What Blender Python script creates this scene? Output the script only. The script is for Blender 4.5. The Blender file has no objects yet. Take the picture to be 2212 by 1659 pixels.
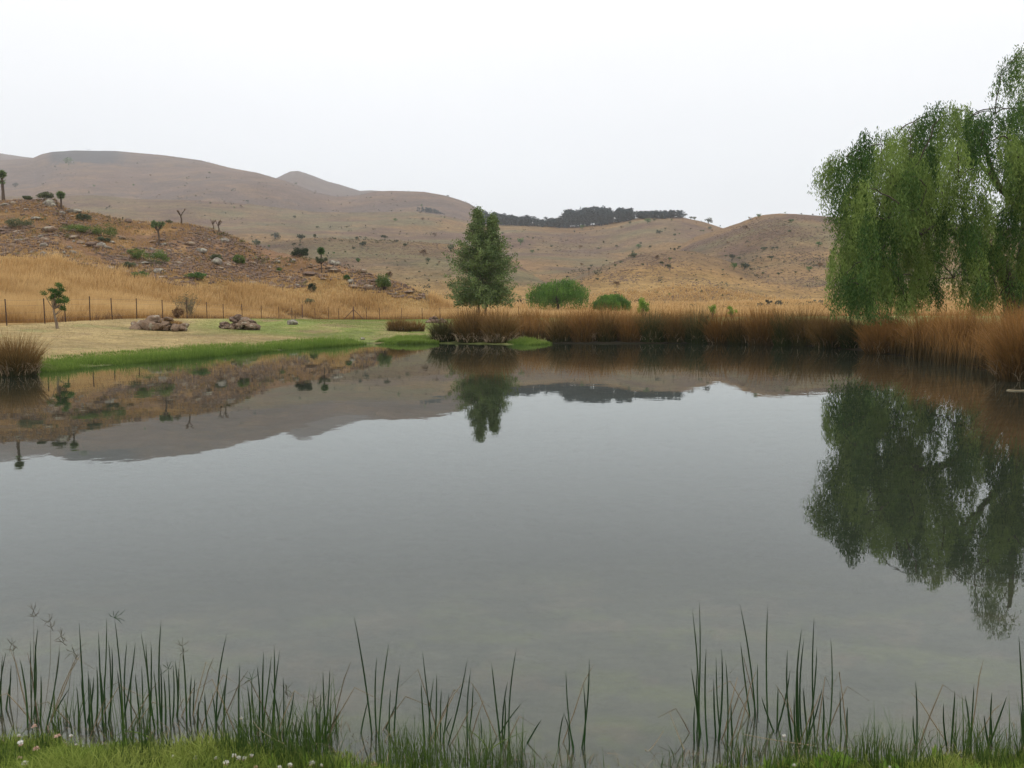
import bpy, math, random
import numpy as np
from mathutils import Vector, Matrix

sc = bpy.context.scene
rng = np.random.default_rng(7)
random.seed(7)
COL = sc.collection

# ------------------------------------------------------------------ camera
CAMZ = 1.9
PITCH, ROLL, F = 5.28, 0.395, 1850.0
CM = Matrix.Rotation(math.radians(90 - PITCH), 4, 'X') @ Matrix.Rotation(math.radians(-ROLL), 4, 'Z')
cd = bpy.data.cameras.new('camera')
cd.sensor_width = 36; cd.lens = 36 * F / 2212; cd.clip_start = .05; cd.clip_end = 20000
cam = bpy.data.objects.new('camera', cd); COL.objects.link(cam)
cam.matrix_world = Matrix.Translation((0, 0, CAMZ)) @ CM
sc.camera = cam

# ------------------------------------------------------------------ sky and sun (overcast)
SUN_EL, SUN_AZ = 52, 150      # high, veiled, from behind right
w = bpy.data.worlds.new('World'); sc.world = w; w.use_nodes = True
nt = w.node_tree; nt.nodes.clear(); N = nt.nodes.new; L = nt.links.new
out = N('ShaderNodeOutputWorld'); bg = N('ShaderNodeBackground')
tc = N('ShaderNodeTexCoord'); sep = N('ShaderNodeSeparateXYZ')
L(tc.outputs['Generated'], sep.inputs[0])
rmp = N('ShaderNodeValToRGB'); e = rmp.color_ramp.elements
e[0].position = 0.0; e[0].color = (.76, .835, .875, 1)
e[1].position = 1.0; e[1].color = (1.62, 1.62, 1.64, 1)
for q_, c_ in ((.10, (.84, .88, .905)), (.20, (.90, .92, .94)), (.30, (1.01, 1.015, 1.02)), (.40, (1.34, 1.34, 1.34)), (.6, (1.58, 1.58, 1.58))):
    x = e.new(q_); x.color = (*c_, 1)
L(sep.outputs['Z'], rmp.inputs[0])
mp = N('ShaderNodeMapping'); mp.inputs['Scale'].default_value = (1, 1, 3)
L(tc.outputs['Generated'], mp.inputs[0])
nz = N('ShaderNodeTexNoise'); nz.inputs['Scale'].default_value = 1.6; nz.inputs['Detail'].default_value = 4
L(mp.outputs[0], nz.inputs['Vector'])
mr = N('ShaderNodeMapRange'); mr.inputs[1].default_value = .3; mr.inputs[2].default_value = .7
mr.inputs[3].default_value = .96; mr.inputs[4].default_value = 1.03
L(nz.outputs[0], mr.inputs[0])
sky = N('ShaderNodeTexSky'); sky.sky_type = 'NISHITA'; sky.sun_disc = False
sky.sun_elevation = math.radians(SUN_EL); sky.sun_rotation = math.radians(SUN_AZ)
sb = N('ShaderNodeVectorMath'); sb.operation = 'SCALE'; sb.inputs['Scale'].default_value = .012
L(sky.outputs[0], sb.inputs[0])
ml = N('ShaderNodeVectorMath'); ml.operation = 'SCALE'
L(rmp.outputs[0], ml.inputs[0]); L(mr.outputs[0], ml.inputs['Scale'])
ad = N('ShaderNodeVectorMath'); ad.operation = 'ADD'
L(ml.outputs[0], ad.inputs[0]); L(sb.outputs[0], ad.inputs[1])
L(ad.outputs[0], bg.inputs[0]); bg.inputs[1].default_value = 1.07
L(bg.outputs[0], out.inputs[0])
sd_ = bpy.data.lights.new('sun', 'SUN'); sd_.energy = .7; sd_.angle = math.radians(18); sd_.color = (1, .97, .92)
so = bpy.data.objects.new('sun', sd_); COL.objects.link(so)
so.rotation_euler = (math.radians(90 - SUN_EL), 0, math.radians(180 - SUN_AZ))
sc.view_settings.view_transform = 'Standard'; sc.view_settings.look = 'None'
sc.view_settings.exposure = 0; sc.view_settings.gamma = 1
sc.cycles.max_bounces = 6; sc.cycles.diffuse_bounces = 2; sc.cycles.glossy_bounces = 2
sc.cycles.transmission_bounces = 3; sc.cycles.transparent_max_bounces = 6; sc.cycles.volume_bounces = 1
sc.cycles.use_denoising = True; sc.cycles.denoiser = 'OPENIMAGEDENOISE'; sc.cycles.denoising_prefilter = 'ACCURATE'

# ------------------------------------------------------------------ projection helpers
C3 = np.array(CM.to_3x3())
def ray(px, py):
    px = np.asarray(px, float); py = np.asarray(py, float)
    d = np.stack([(px - 1106) / F, (829.5 - py) / F, -np.ones_like(px + py)], -1) @ C3.T
    return d
def ue(px, py):
    d = ray(px, py); return d[..., 0] / d[..., 1], d[..., 2] / d[..., 1]
def at(px, py, Y):
    u, e_ = ue(px, py); return np.array([u * Y, Y, CAMZ + e_ * Y])
def onz(px, py, z=0.):
    u, e_ = ue(px, py); Y = (z - CAMZ) / e_; return np.stack([u * Y, Y], -1)
def sm(t):
    t = np.clip(t, 0, 1); return t * t * (3 - 2 * t)

# value noise
def _h(ix, iy, s):
    n = (ix.astype(np.int64) * 374761393 + iy.astype(np.int64) * 668265263 + s * 1442695041) & 0xffffffff
    n = ((n ^ (n >> 13)) * 1274126177) & 0xffffffff
    return ((n ^ (n >> 16)) & 0xffff) / 65535.0
def vnoise(x, y, s=0):
    ix = np.floor(x); iy = np.floor(y); fx = x - ix; fy = y - iy
    fx = fx * fx * (3 - 2 * fx); fy = fy * fy * (3 - 2 * fy)
    a = _h(ix, iy, s); b = _h(ix + 1, iy, s); c = _h(ix, iy + 1, s); d = _h(ix + 1, iy + 1, s)
    return (a + (b - a) * fx) * (1 - fy) + (c + (d - c) * fx) * fy
def fbm(x, y, s=0, o=4):
    r = 0; a = .5; t = 0
    for i in range(o):
        r = r + a * vnoise(x * 2 ** i, y * 2 ** i, s + i * 17); t += a; a *= .5
    return r / t * 2 - 1

# ------------------------------------------------------------------ pond outline
shore_px = [(-60, 822), (90, 803), (200, 792), (300, 783), (400, 775), (500, 765), (600, 757), (700, 749), (800, 742), (860, 743),
            (925, 742), (1000, 743), (1100, 745), (1180, 742), (1300, 743), (1450, 742), (1550, 741), (1700, 745), (1800, 752),
            (1900, 764), (2000, 776), (2080, 790), (2150, 806), (2230, 826)]
SP = [tuple(onz(a, b)) for a, b in shore_px]
SP += [(14.0, 17.0), (14.5, 12.0), (11.5, 7.0), (6.5, 4.2)]
for a, yy in [(2212, 3.45), (1950, 3.40), (1700, 3.38), (1560, 3.30), (1420, 3.22), (1250, 3.20), (1100, 3.26), (900, 3.36), (600, 3.50), (300, 3.56), (0, 3.58)]:
    SP.append(((a - 1106) / F * yy, yy))
SP += [(-6.0, 4.3), (-11, 6.5), (-16, 11), (-18, 16), (-16.5, 20.5)]
SP = np.array(SP)
def pond_sd(X, Y):
    """signed distance to the shoreline, positive on land"""
    sh = X.shape; x = X.ravel(); y = Y.ravel()
    best = np.full(x.shape, 1e9); ins = np.zeros(x.shape, bool)
    n = len(SP)
    for i in range(n):
        ax, ay = SP[i]; bx, by = SP[(i + 1) % n]
        dx, dy = bx - ax, by - ay
        t = np.clip(((x - ax) * dx + (y - ay) * dy) / (dx * dx + dy * dy), 0, 1)
        best = np.minimum(best, (x - ax - t * dx) ** 2 + (y - ay - t * dy) ** 2)
        c = ((ay > y) != (by > y))
        with np.errstate(divide='ignore', invalid='ignore'):
            xi = ax + (y - ay) * dx / (dy if dy else 1e-9)
        ins ^= c & (x < xi)
    d = np.sqrt(best)
    nearb = (y < 5) & (d < 1.2)
    d = np.where(ins, -d, d) + np.where(nearb, .11 * fbm(x / .42, y / .42, 101, 3) + .04 * fbm(x / .12, y / .12, 102, 2), 0); ins = np.zeros(x.shape, bool)
    return np.where(ins, -d, d).reshape(sh)

# ------------------------------------------------------------------ hills (crest line in the photo, real distance of the crest)
def curve(pts):
    p = np.array(pts, float); u, e_ = ue(p[:, 0], p[:, 1])
    return u, e_
def interp(c, u): return np.interp(u, c[0], c[1])
def dist(pts):
    p = np.array(pts, float); u, _ = ue(p[:, 0], np.full(len(p), 600.)); return u, p[:, 1]
LAYERS = {
 'A': (curve([(-900, 330), (-300, 380), (0, 434), (60, 431), (118, 430), (141, 450), (194, 459), (265, 475), (324, 480), (406, 484), (456, 495), (500, 509),
              (556, 532), (597, 543), (661, 556), (735, 574), (777, 586), (818, 597), (873, 615), (923, 640), (980, 668), (1050, 700), (1200, 900), (3000, 900)]),
       dist([(-900, 150), (0, 120), (560, 125), (923, 112), (1200, 110)]), 52, .9),
 'B': (curve([(-900, 520), (300, 528), (542, 524), (677, 514), (786, 517), (900, 522), (1010, 531), (1100, 560), (1180, 612), (1230, 605), (1290, 580), (1360, 555), (1430, 540), (1500, 543), (1560, 560), (1640, 590), (1720, 610), (1900, 600), (2300, 590), (3000, 560)]),
       dist([(-900, 420), (677, 420), (1100, 400), (1180, 300), (1400, 330), (1700, 300), (3000, 300)]), 170, .8),
 'D': (curve([(-900, 700), (1200, 700), (1330, 640), (1420, 560), (1500, 512), (1562, 493), (1598, 481), (1628, 469), (1650, 464), (1682, 461), (1718, 462), (1782, 467), (1900, 470), (2050, 482), (2300, 500), (3000, 470)]),
       dist([(-900, 560), (1500, 620), (1700, 560), (3000, 520)]), 240, .85),
 'C': (curve([(-900, 400), (0, 424), (100, 424), (200, 421), (300, 430), (420, 432), (542, 441), (674, 457), (770, 459), (898, 457), (961, 466), (1038, 482), (1118, 483), (1238, 489),
              (1298, 484), (1382, 470), (1440, 467), (1472, 469), (1523, 480), (1562, 493), (1640, 520), (3000, 560)]),
       dist([(-900, 1100), (700, 1050), (1100, 1000), (1300, 930), (1500, 880), (3000, 800)]), 250, .85),
 'M': (curve([(-900, 400), (-100, 350), (20, 345), (71, 341), (90, 333), (112, 328), (159, 325), (250, 326), (353, 335), (433, 346), (500, 363), (556, 373), (597, 385), (640, 398), (680, 415), (730, 425), (777, 422), (810, 414),
              (848, 412), (915, 414), (961, 422), (985, 429), (1011, 438), (1041, 456), (1080, 475), (1150, 500), (1300, 560), (3000, 620)]),
       dist([(-900, 2100), (300, 2300), (600, 2000), (850, 1750), (1100, 1600), (3000, 1600)]), 1000, .9),
 'N': (curve([(-900, 300), (-60, 322), (0, 331), (40, 337), (71, 341), (150, 360), (500, 400), (590, 388), (612, 377), (628, 370), (642, 369), (658, 373), (680, 381), (708, 392), (732, 398), (777, 412), (800, 411), (830, 413), (880, 440), (960, 500), (3000, 620)]),
       dist([(-900, 3200), (500, 3000), (800, 2800), (3000, 2600)]), 1900, 1.),
}
def hnoise(X, Y, s, far):
    return fbm(X / far, Y / far, s, 5)
def terrain(X, Y0):
    """height of the land at world X, Y0"""
    X = np.asarray(X, float); Y0 = np.asarray(Y0, float)
    r = np.hypot(X, Y0); th = np.arctan2(X, Y0)
    tcl = np.clip(th, -math.radians(50), math.radians(50))
    Y = np.maximum(r * np.cos(tcl), .01); u = np.tan(tcl)
    fade = 1 - sm((np.abs(th) - math.radians(50)) / math.radians(110))
    sd = pond_sd(X, Y0)
    left = sm((-X - 4) / 14) * (1 - sm((Y0 - 48) / 55)) * sm((Y0 - 12) / 14)
    target = .3 + .82 * left + .05 * fbm(X / 9, Y0 / 9, 3, 3)
    near = 1 - sm((Y0 - 6) / 6)
    z = np.minimum(sd * (.07 + .15 * near), target)
    z = np.where(sd > 0, z + .02 * (1 - near) * sm(sd / .3), -np.minimum(-sd * (.10 + .05 * near), 1.3))
    # valley floor gently rising
    vz = np.where(Y > 105, .28 + (Y - 105) * .016, .28)
    z = np.where((Y > 95), z + (vz - .28), z)
    z = z + np.where(sd > 6, fbm(X / 14, Y0 / 14, 9, 3) * .10 * sm((sd - 6) / 20), 0)
    for k, (cr, di, yb, g) in LAYERS.items():
        ec = interp(cr, u); yc = interp(di, u)
        if k == 'A':
            ec = -.05 + (ec + .05) * (1 - sm((np.abs(th) - math.radians(50)) / math.radians(40)))
            yb = np.interp(u, [-.60, -.56, -.45, -.36, -.29, -.245, -.18, -.1], [49, 50, 58, 71, 84, 93, 99, 101])
        else:
            ec = .035 + (ec - .035) * fade
        t = np.clip((Y - yb) / (yc - yb), 0, 1)
        e0 = -(CAMZ - .25) / yb - .004
        if k == 'C': e0 = .004
        if k == 'M': e0 = interp(LAYERS['C'][0], u) - .035
        if k == 'D': e0 = -.002
        if k == 'N': e0 = interp(LAYERS['M'][0], u) - .05
        gg = (.75 * t + .25 * sm(t)) if k == 'A' else (np.sin(t * math.pi / 2) ** 1.1 if k in 'MN' else .45 * t + .55 * np.sin(t * math.pi / 2))
        en = e0 + (ec - e0) * gg
        zl = CAMZ + en * Y
        amp = dict(A=.55, B=3.2, D=4.5, C=9, M=22, N=25)[k]
        sc_ = dict(A=13., B=60., D=110., C=170., M=420., N=500.)[k]
        m = sm(t / .15) * (1 - .80 * sm((t - .6) / .4))
        nn = fbm(X / sc_, Y0 / sc_ * .8, 31 + ord(k), 5)
        rg = 1 - np.abs(fbm(X / sc_ * .9 + 5, Y0 / sc_ * .45, 77 + ord(k), 3)) * 2.2
        zl = zl + amp * m * (nn - (.6 if k in 'CMD' else .35) * np.clip(rg, 0, 1))
        back = Y > yc
        q_ = np.maximum(Y / yc - 1, 0)
        zl = np.where(back, CAMZ + Y * (ec - np.where(q_ < .08, q_ ** 2 * 6, .0384 + (q_ - .08) * .96) * .30) if k != 'A' else CAMZ + ec * yc - (Y - yc) * .10, zl)
        zl = np.where(Y < yb, -1e3, zl)
        z = np.maximum(z, zl)
    return z
def tz(x, y): return float(terrain(np.array([x]), np.array([y]))[0])
_YS = np.exp(np.linspace(math.log(2.5), math.log(4500), 2600))
def ground(px, py, ymin=2.5, ymax=1e9):
    """first land point under a viewing direction (used once, to read a position off the photo)"""
    u, e_ = ue(px, py); z = terrain(u * _YS, _YS); rz = CAMZ + e_ * _YS
    ok = (z >= rz) & (_YS >= ymin) & (_YS <= ymax)
    if not ok.any():
        i = np.argmin(np.where((_YS >= ymin) & (_YS <= ymax), np.abs(z - rz) / _YS, 9))
    else: i = int(np.argmax(ok))
    Y = _YS[i]; return np.array([u * Y, Y, z[i]])

# ------------------------------------------------------------------ mesh helpers
def new_mesh(name, verts, faces, mat=None, parent=None, attrs=None, smooth=False, loc=None, link=True):
    """verts (n,3); faces: list of index arrays each (m,k)"""
    me = bpy.data.meshes.new(name)
    verts = np.asarray(verts, np.float32)
    if isinstance(faces, np.ndarray): faces = [faces]
    faces = [f for f in faces if len(f)]
    li = np.concatenate([f.ravel() for f in faces]).astype(np.int32)
    lt = np.concatenate([np.full(len(f), f.shape[1], np.int32) for f in faces])
    ls = np.concatenate([[0], np.cumsum(lt)[:-1]]).astype(np.int32)
    me.vertices.add(len(verts)); me.vertices.foreach_set('co', verts.ravel())
    me.loops.add(len(li)); me.loops.foreach_set('vertex_index', li)
    me.polygons.add(len(lt)); me.polygons.foreach_set('loop_start', ls)
    try: me.polygons.foreach_set('loop_total', lt)
    except Exception: pass
    me.update(calc_edges=True)
    me.polygons.foreach_set('use_smooth', np.full(len(lt), smooth))
    if attrs:
        for an, av in attrs.items():
            a = me.color_attributes.new(an, 'FLOAT_COLOR', 'POINT')
            av = np.asarray(av, np.float32)
            if av.shape[1] == 3: av = np.concatenate([av, np.ones((len(av), 1), np.float32)], 1)
            a.data.foreach_set('color', av.ravel())
    if mat: me.materials.append(mat)
    if not link: return me
    return obj(name, me, parent, loc)
def obj(name, me, parent=None, loc=None):
    o = bpy.data.objects.new(name, me); COL.objects.link(o)
    if parent: o.parent = parent
    if loc is not None: o.location = loc
    return o
def tag(o, label=None, cat=None, group=None, kind=None):
    if label: o['label'] = label
    if cat: o['category'] = cat
    if group: o['group'] = group
    if kind: o['kind'] = kind
    return o
def thing(name, label, cat, loc=(0, 0, 0), group=None, rz=0):
    o = bpy.data.objects.new(name, None); COL.objects.link(o); o.location = tuple(float(v) for v in loc); o.rotation_euler[2] = rz
    return tag(o, label, cat, group)

class Buf:
    def __init__(s): s.v = []; s.f = {}; s.c = []; s.n = 0
    def add(s, v, f, c=None):
        v = np.asarray(v, float).reshape(-1, 3); f = np.asarray(f, int)
        s.v.append(v); s.f.setdefault(f.shape[1], []).append(f + s.n); s.n += len(v)
        s.c.append(np.asarray(c, float) if c is not None else np.tile([.5, .5, 0.], (len(v), 1)))
    def build(s, name, mat, parent=None, smooth=False, loc=None, link=True):
        return new_mesh(name, np.concatenate(s.v), [np.concatenate(x) for x in s.f.values()], mat, parent, {'Col': np.concatenate(s.c)}, smooth, loc, link)

def tube(buf, pts, rad, seg=7, tint=.5):
    pts = np.asarray(pts, float); n = len(pts); rad = np.broadcast_to(rad, n)
    tg = np.gradient(pts, axis=0); tg /= np.linalg.norm(tg, axis=1)[:, None] + 1e-9
    ref = np.array([0, 0, 1.]) if abs(tg[0][2]) < .9 else np.array([1., 0, 0])
    a = np.cross(tg, ref); a /= np.linalg.norm(a, axis=1)[:, None] + 1e-9; b = np.cross(tg, a)
    an = np.linspace(0, 2 * np.pi, seg, endpoint=False)
    v = pts[:, None] + rad[:, None, None] * (a[:, None] * np.cos(an)[None, :, None] + b[:, None] * np.sin(an)[None, :, None])
    i = np.arange(n - 1)[:, None] * seg; j = np.arange(seg)[None]; k = (np.arange(seg)[None] + 1) % seg
    f = np.stack([i + j, i + k, i + seg + k, i + seg + j], -1).reshape(-1, 4)
    c = np.zeros((n, seg, 3)); c[..., 0] = tint; c[..., 1] = np.linspace(0, 1, n)[:, None]
    v = v.reshape(-1, 3); c = c.reshape(-1, 3)
    buf.add(v, f, c)
    buf.add(np.concatenate([v[-seg:], pts[-1:]]), np.stack([np.arange(seg), (np.arange(seg) + 1) % seg, np.full(seg, seg)], 1), np.tile([tint, 1, 0], (seg + 1, 1)))

def blades(buf, base, H, lean, width, az=None, seg=3, tint=None, droop=0., face=None):
    """strips: grass, rush, sedge. base (n,3)"""
    n = len(base); H = np.broadcast_to(H, n); lean = np.broadcast_to(lean, n); width = np.broadcast_to(width, n)
    az = rng.uniform(0, 2 * np.pi, n) if az is None else az
    fz = rng.uniform(0, np.pi, n) if face is None else face
    tint = rng.random(n) if tint is None else tint
    t = np.linspace(0, 1, seg + 1)[None]
    d = np.stack([np.cos(az), np.sin(az), 0 * az], 1)
    wv = np.stack([np.cos(fz), np.sin(fz), 0 * fz], 1) * (width / 2)[:, None]
    out_ = (H * lean)[:, None] * t ** 1.8
    up = H[:, None] * (t * np.sqrt(np.clip(1 - .35 * lean[:, None] ** 2 * t, .1, 1)) - droop * t ** 3 * lean[:, None])
    ctr = base[:, None] + d[:, None] * out_[..., None]; ctr[..., 2] += up
    wt = (1 - t ** 2 * .93)[..., None]
    v = np.stack([ctr - wv[:, None] * wt, ctr + wv[:, None] * wt], 2)   # n,seg+1,2,3
    o = (np.arange(n) * (seg + 1) * 2)[:, None]; s_ = np.arange(seg)[None] * 2
    f = np.stack([o + s_, o + s_ + 1, o + s_ + 3, o + s_ + 2], -1).reshape(-1, 4)
    c = np.zeros((n, seg + 1, 2, 3)); c[..., 0] = tint[:, None, None]; c[..., 1] = t[..., None]
    buf.add(v.reshape(-1, 3), f, c.reshape(-1, 3))

def leaves(buf, P, size, aspect=.5, updir=None, tint=None, flat=0.):
    """diamond leaves at points P; updir = long axis"""
    n = len(P); size = np.broadcast_to(size, n)
    if updir is None:
        updir = rng.normal(size=(n, 3)); updir[:, 2] *= (1 - flat)
    updir = updir / (np.linalg.norm(updir, axis=1)[:, None] + 1e-9)
    r = rng.normal(size=(n, 3)); s_ = np.cross(updir, r); s_ /= np.linalg.norm(s_, axis=1)[:, None] + 1e-9
    tint = rng.random(n) if tint is None else tint
    a = updir * size[:, None] / 2; b = s_ * (size * aspect)[:, None] / 2
    v = np.stack([P - a, P + b - a * .15, P + a, P - b - a * .15], 1).reshape(-1, 3)
    f = np.arange(n * 4).reshape(-1, 4)
    c = np.zeros((n, 4, 3)); c[..., 0] = tint[:, None]; c[..., 1] = np.array([0, .5, 1, .5])[None]
    buf.add(v, f, c.reshape(-1, 3))

# ------------------------------------------------------------------ materials
def mat_new(name):
    m = bpy.data.materials.new(name); m.use_nodes = True; t = m.node_tree; t.nodes.clear()
    return m, t, t.nodes.new, t.links.new
def mat_leaf(name, c0, c1, t0=None, t1=None, trans=.3, rough=.7, pos=(0, 1), nscale=None, spec=.10):
    """c0/c1 colour by individual blade, t0/t1 the same at the tip of the blade"""
    m, t, N, L = mat_new(name)
    o = N('ShaderNodeOutputMaterial'); a = N('ShaderNodeAttribute'); a.attribute_name = 'Col'
    s = N('ShaderNodeSeparateColor'); L(a.outputs['Color'], s.inputs[0])
    def mix(fac, A, B):
        x = N('ShaderNodeMix'); x.data_type = 'RGBA'
        L(fac, x.inputs[0])
        for q, i in ((A, 6), (B, 7)):
            if isinstance(q, tuple): x.inputs[i].default_value = (*q, 1)
            else: L(q, x.inputs[i])
        return x.outputs[2]
    tintf = s.outputs[0]
    if nscale:
        g = N('ShaderNodeNewGeometry'); nz = N('ShaderNodeTexNoise'); nz.inputs['Scale'].default_value = nscale; nz.inputs['Detail'].default_value = 3
        L(g.outputs['Position'], nz.inputs['Vector'])
        mr = N('ShaderNodeMapRange'); mr.inputs[1].default_value = .32; mr.inputs[2].default_value = .68; L(nz.outputs[0], mr.inputs[0])
        ma = N('ShaderNodeMath'); ma.operation = 'MULTIPLY_ADD'; ma.inputs[1].default_value = .5
        mb = N('ShaderNodeMath'); mb.operation = 'MULTIPLY'; mb.inputs[1].default_value = .5
        L(mr.outputs[0], mb.inputs[0]); L(tintf, ma.inputs[0]); L(mb.outputs[0], ma.inputs[2]); tintf = ma.outputs[0]
    col = mix(tintf, c0, c1)
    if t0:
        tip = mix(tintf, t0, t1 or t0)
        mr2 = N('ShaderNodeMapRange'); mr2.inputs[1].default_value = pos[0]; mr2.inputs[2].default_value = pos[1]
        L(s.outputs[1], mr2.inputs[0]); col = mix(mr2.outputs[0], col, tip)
    p = N('ShaderNodeBsdfPrincipled'); p.inputs['Roughness'].default_value = rough; p.inputs['Specular IOR Level'].default_value = spec
    L(col, p.inputs['Base Color'])
    tr = N('ShaderNodeBsdfTranslucent'); L(col, tr.inputs[0])
    mx = N('ShaderNodeMixShader'); mx.inputs[0].default_value = trans
    L(p.outputs[0], mx.inputs[1]); L(tr.outputs[0], mx.inputs[2]); L(mx.outputs[0], o.inputs[0])
    return m
def mat_noise(name, c0, c1, scale=3., rough=.8, bump=.3, c2=None, c2thr=.6, detail=6, coord='Object', stretch=None, spec=.3):
    m, t, N, L = mat_new(name)
    o = N('ShaderNodeOutputMaterial'); p = N('ShaderNodeBsdfPrincipled'); tc = N('ShaderNodeTexCoord')
    p.inputs['Roughness'].default_value = rough; p.inputs['Specular IOR Level'].default_value = spec
    vec = tc.outputs[coord]
    if stretch:
        mp = N('ShaderNodeMapping'); mp.inputs['Scale'].default_value = stretch; L(vec, mp.inputs[0]); vec = mp.outputs[0]
    nz = N('ShaderNodeTexNoise'); nz.inputs['Scale'].default_value = scale; nz.inputs['Detail'].default_value = detail; nz.inputs['Roughness'].default_value = .65
    L(vec, nz.inputs['Vector'])
    r = N('ShaderNodeValToRGB'); r.color_ramp.elements[0].position = .34; r.color_ramp.elements[1].position = .66
    r.color_ramp.elements[0].color = (*c0, 1); r.color_ramp.elements[1].color = (*c1, 1); L(nz.outputs[0], r.inputs[0])
    col = r.outputs[0]
    if c2:
        n2 = N('ShaderNodeTexNoise'); n2.inputs['Scale'].default_value = scale * .45; n2.inputs['Detail'].default_value = 5; L(vec, n2.inputs['Vector'])
        mr = N('ShaderNodeMapRange'); mr.inputs[1].default_value = c2thr; mr.inputs[2].default_value = c2thr + .06; L(n2.outputs[0], mr.inputs[0])
        x = N('ShaderNodeMix'); x.data_type = 'RGBA'; L(mr.outputs[0], x.inputs[0]); L(col, x.inputs[6]); x.inputs[7].default_value = (*c2, 1); col = x.outputs[2]
    L(col, p.inputs['Base Color'])
    b = N('ShaderNodeBump'); b.inputs['Strength'].default_value = bump; b.inputs['Distance'].default_value = .1
    L(nz.outputs[0], b.inputs['Height']); L(b.outputs[0], p.inputs['Normal']); L(p.outputs[0], o.inputs[0])
    return m

# ------------------------------------------------------------------ the ground: one sheet to the horizon
th_in = np.arctan(np.linspace(-.68, .68, 900))
th_out = np.linspace(th_in[-1], 2 * math.pi + th_in[0], 150)[1:-1]
TH = np.concatenate([th_in, th_out]); nc = len(TH)
R = np.concatenate([np.exp(np.linspace(math.log(1.0), math.log(25), 110))[:-1], np.exp(np.linspace(math.log(25), math.log(6200), 560))])
nr = len(R)
GX = R[:, None] * np.sin(TH)[None]; GY = R[:, None] * np.cos(TH)[None]
GZ = terrain(GX, GY)
sdg = pond_sd(GX, GY)
# tall grass limit on the left hill and in the valley
gl = [(-300, 520), (0, 552), (80, 560), (147, 566), (206, 588), (324, 606), (400, 622), (556, 620), (612, 626), (660, 622), (720, 617), (790, 632), (860, 645), (923, 652)]
_GL = [(ground(a, b, 47)) for a, b in gl]
GLu = np.array([p[0] / p[1] for p in _GL]); GLy = np.array([p[1] for p in _GL])
def grass_limit(u):
    return np.where(u < (930 - 1106) / F, np.interp(u, GLu, GLy), 235.)
def fence_side(X, Y):
    """distance beyond the fence line"""
    return np.where(Y < 98, -24.2 - X, np.maximum(-24.2 - X, Y - 98.5))
uG = GX / np.maximum(GY, .1)
C = np.zeros(GX.shape + (3,))
def setc(mask, col):
    global C
    m = np.clip(mask, 0, 1)[..., None]; C = C * (1 - m) + m * np.array(col)
n1 = fbm(GX / 6, GY / 6, 5, 4); n2 = fbm(GX / 2.2, GY / 2.2, 6, 3); n3 = fbm(GX / 60, GY / 45, 8, 5); n4 = fbm(GX / 200, GY / 130, 12, 4)
one = np.ones(GX.shape)
setc(one, (.36, .27, .125))                                   # dry mown lawn
g1 = sm((3.6 + 2.2 * n1 - sdg) / 2.6); setc(g1 * .9, (.17, .22, .055)); setc(sm((.9 + .7 * n1 - sdg) / .6) * .8, (.10, .11, .04))  # green by the water
xc, yc2 = at(720, 712, 60)[:2]
# green lawn to the right of the rock piles
gr = sm((GX + 21.5 + n1 * 2) / 7) * sm((GY - 42 + n1 * 4) / 6) * (1 - .55 * sm((n2 + .1) * 2))
setc(gr * .85, (.17, .215, .05)); setc(sm((n2 + n1 * .6 - .35) * 4) * .55, (.24, .165, .09)); setc(sm((-n2 - n1 * .5 - .35) * 4) * .45 * (GX > -40), (.20, .22, .08))
setc(sm((fence_side(GX, GY) + .3 + .5 * n2) / 1.0), (.29, .185, .07))     # tall dry grass ground
setc(sm((GY - 235 - 25 * n1) / 50), (.25, .15, .06))
isA = (uG < (990 - 1106) / F) & (GY < 135) & (fence_side(GX, GY) > 0)
setc(isA * sm((GY - grass_limit(uG) + 3 * n1) / 6), (.19, .11, .062))
setc(isA * sm((GY - grass_limit(uG) + 3 * n1) / 6) * sm((n2 + n1 - .1) * 2.5) * .8, (.27, .165, .07))
midm = sm((GY - 260 - 40 * n3) / 60)
setc(midm, (.170, .118, .064))
setc(midm * sm(n3 * 4) * .85, (.135, .082, .058))
n5 = fbm(GX / 26, GY / 20, 14, 5); setc(midm * sm(n5 * 5 - .6) * .6 * (GY < 700), (.105, .075, .058))
setc(midm * sm(-n5 * 5 - .8) * .5, (.22, .145, .068))            # reddish stony ground
setc(midm * sm(-n3 * 3 - .2) * .8, (.150, .128, .066))        # greener grazing
setc(midm * sm((n4 - .05) * 6) * .7, (.235, .142, .060))           # orange grass bands
farm = sm((GY - 950) / 350)
setc(farm, (.140, .090, .064)); setc(farm * sm(n4 * 5) * .7, (.105, .075, .06)); setc(farm * sm(-n3 * 4 - .3) * .5, (.215, .135, .07))
# basalt cliff under the flat summit on the left
eG = (GZ - CAMZ) / np.maximum(GY, 1)
uc, _ = ue(np.array([95., 118., 235., 300.]), np.array([330.] * 4))
ecr = interp(LAYERS['M'][0], uG)
cl = sm((uG - uc[0]) / .012) * (1 - sm((uG - uc[2]) / .035)) * sm((eG - (ecr - .0150 - .004 * n1)) / .003) * (GY > 1800) * (GY < 2500)
setc((GY > 2450) * one * .7, (.095, .068, .055))
setc(cl * .9, (.045, .05, .055))
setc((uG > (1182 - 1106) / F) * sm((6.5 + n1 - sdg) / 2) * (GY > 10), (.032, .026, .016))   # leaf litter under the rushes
setc(sm(-sdg * 6 + .2), (.012, .014, .008))                  # pond bed; dark colour stands in for light absorbed by deep water
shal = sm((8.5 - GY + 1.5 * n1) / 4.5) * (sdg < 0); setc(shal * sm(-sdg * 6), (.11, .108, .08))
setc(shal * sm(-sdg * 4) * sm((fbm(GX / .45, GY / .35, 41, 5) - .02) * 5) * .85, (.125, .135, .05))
setc(shal * sm(-sdg * 4) * sm((fbm(GX / .5, GY / .35, 43, 5) - .05) * 5) * .7, (.16, .12, .085))
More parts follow.
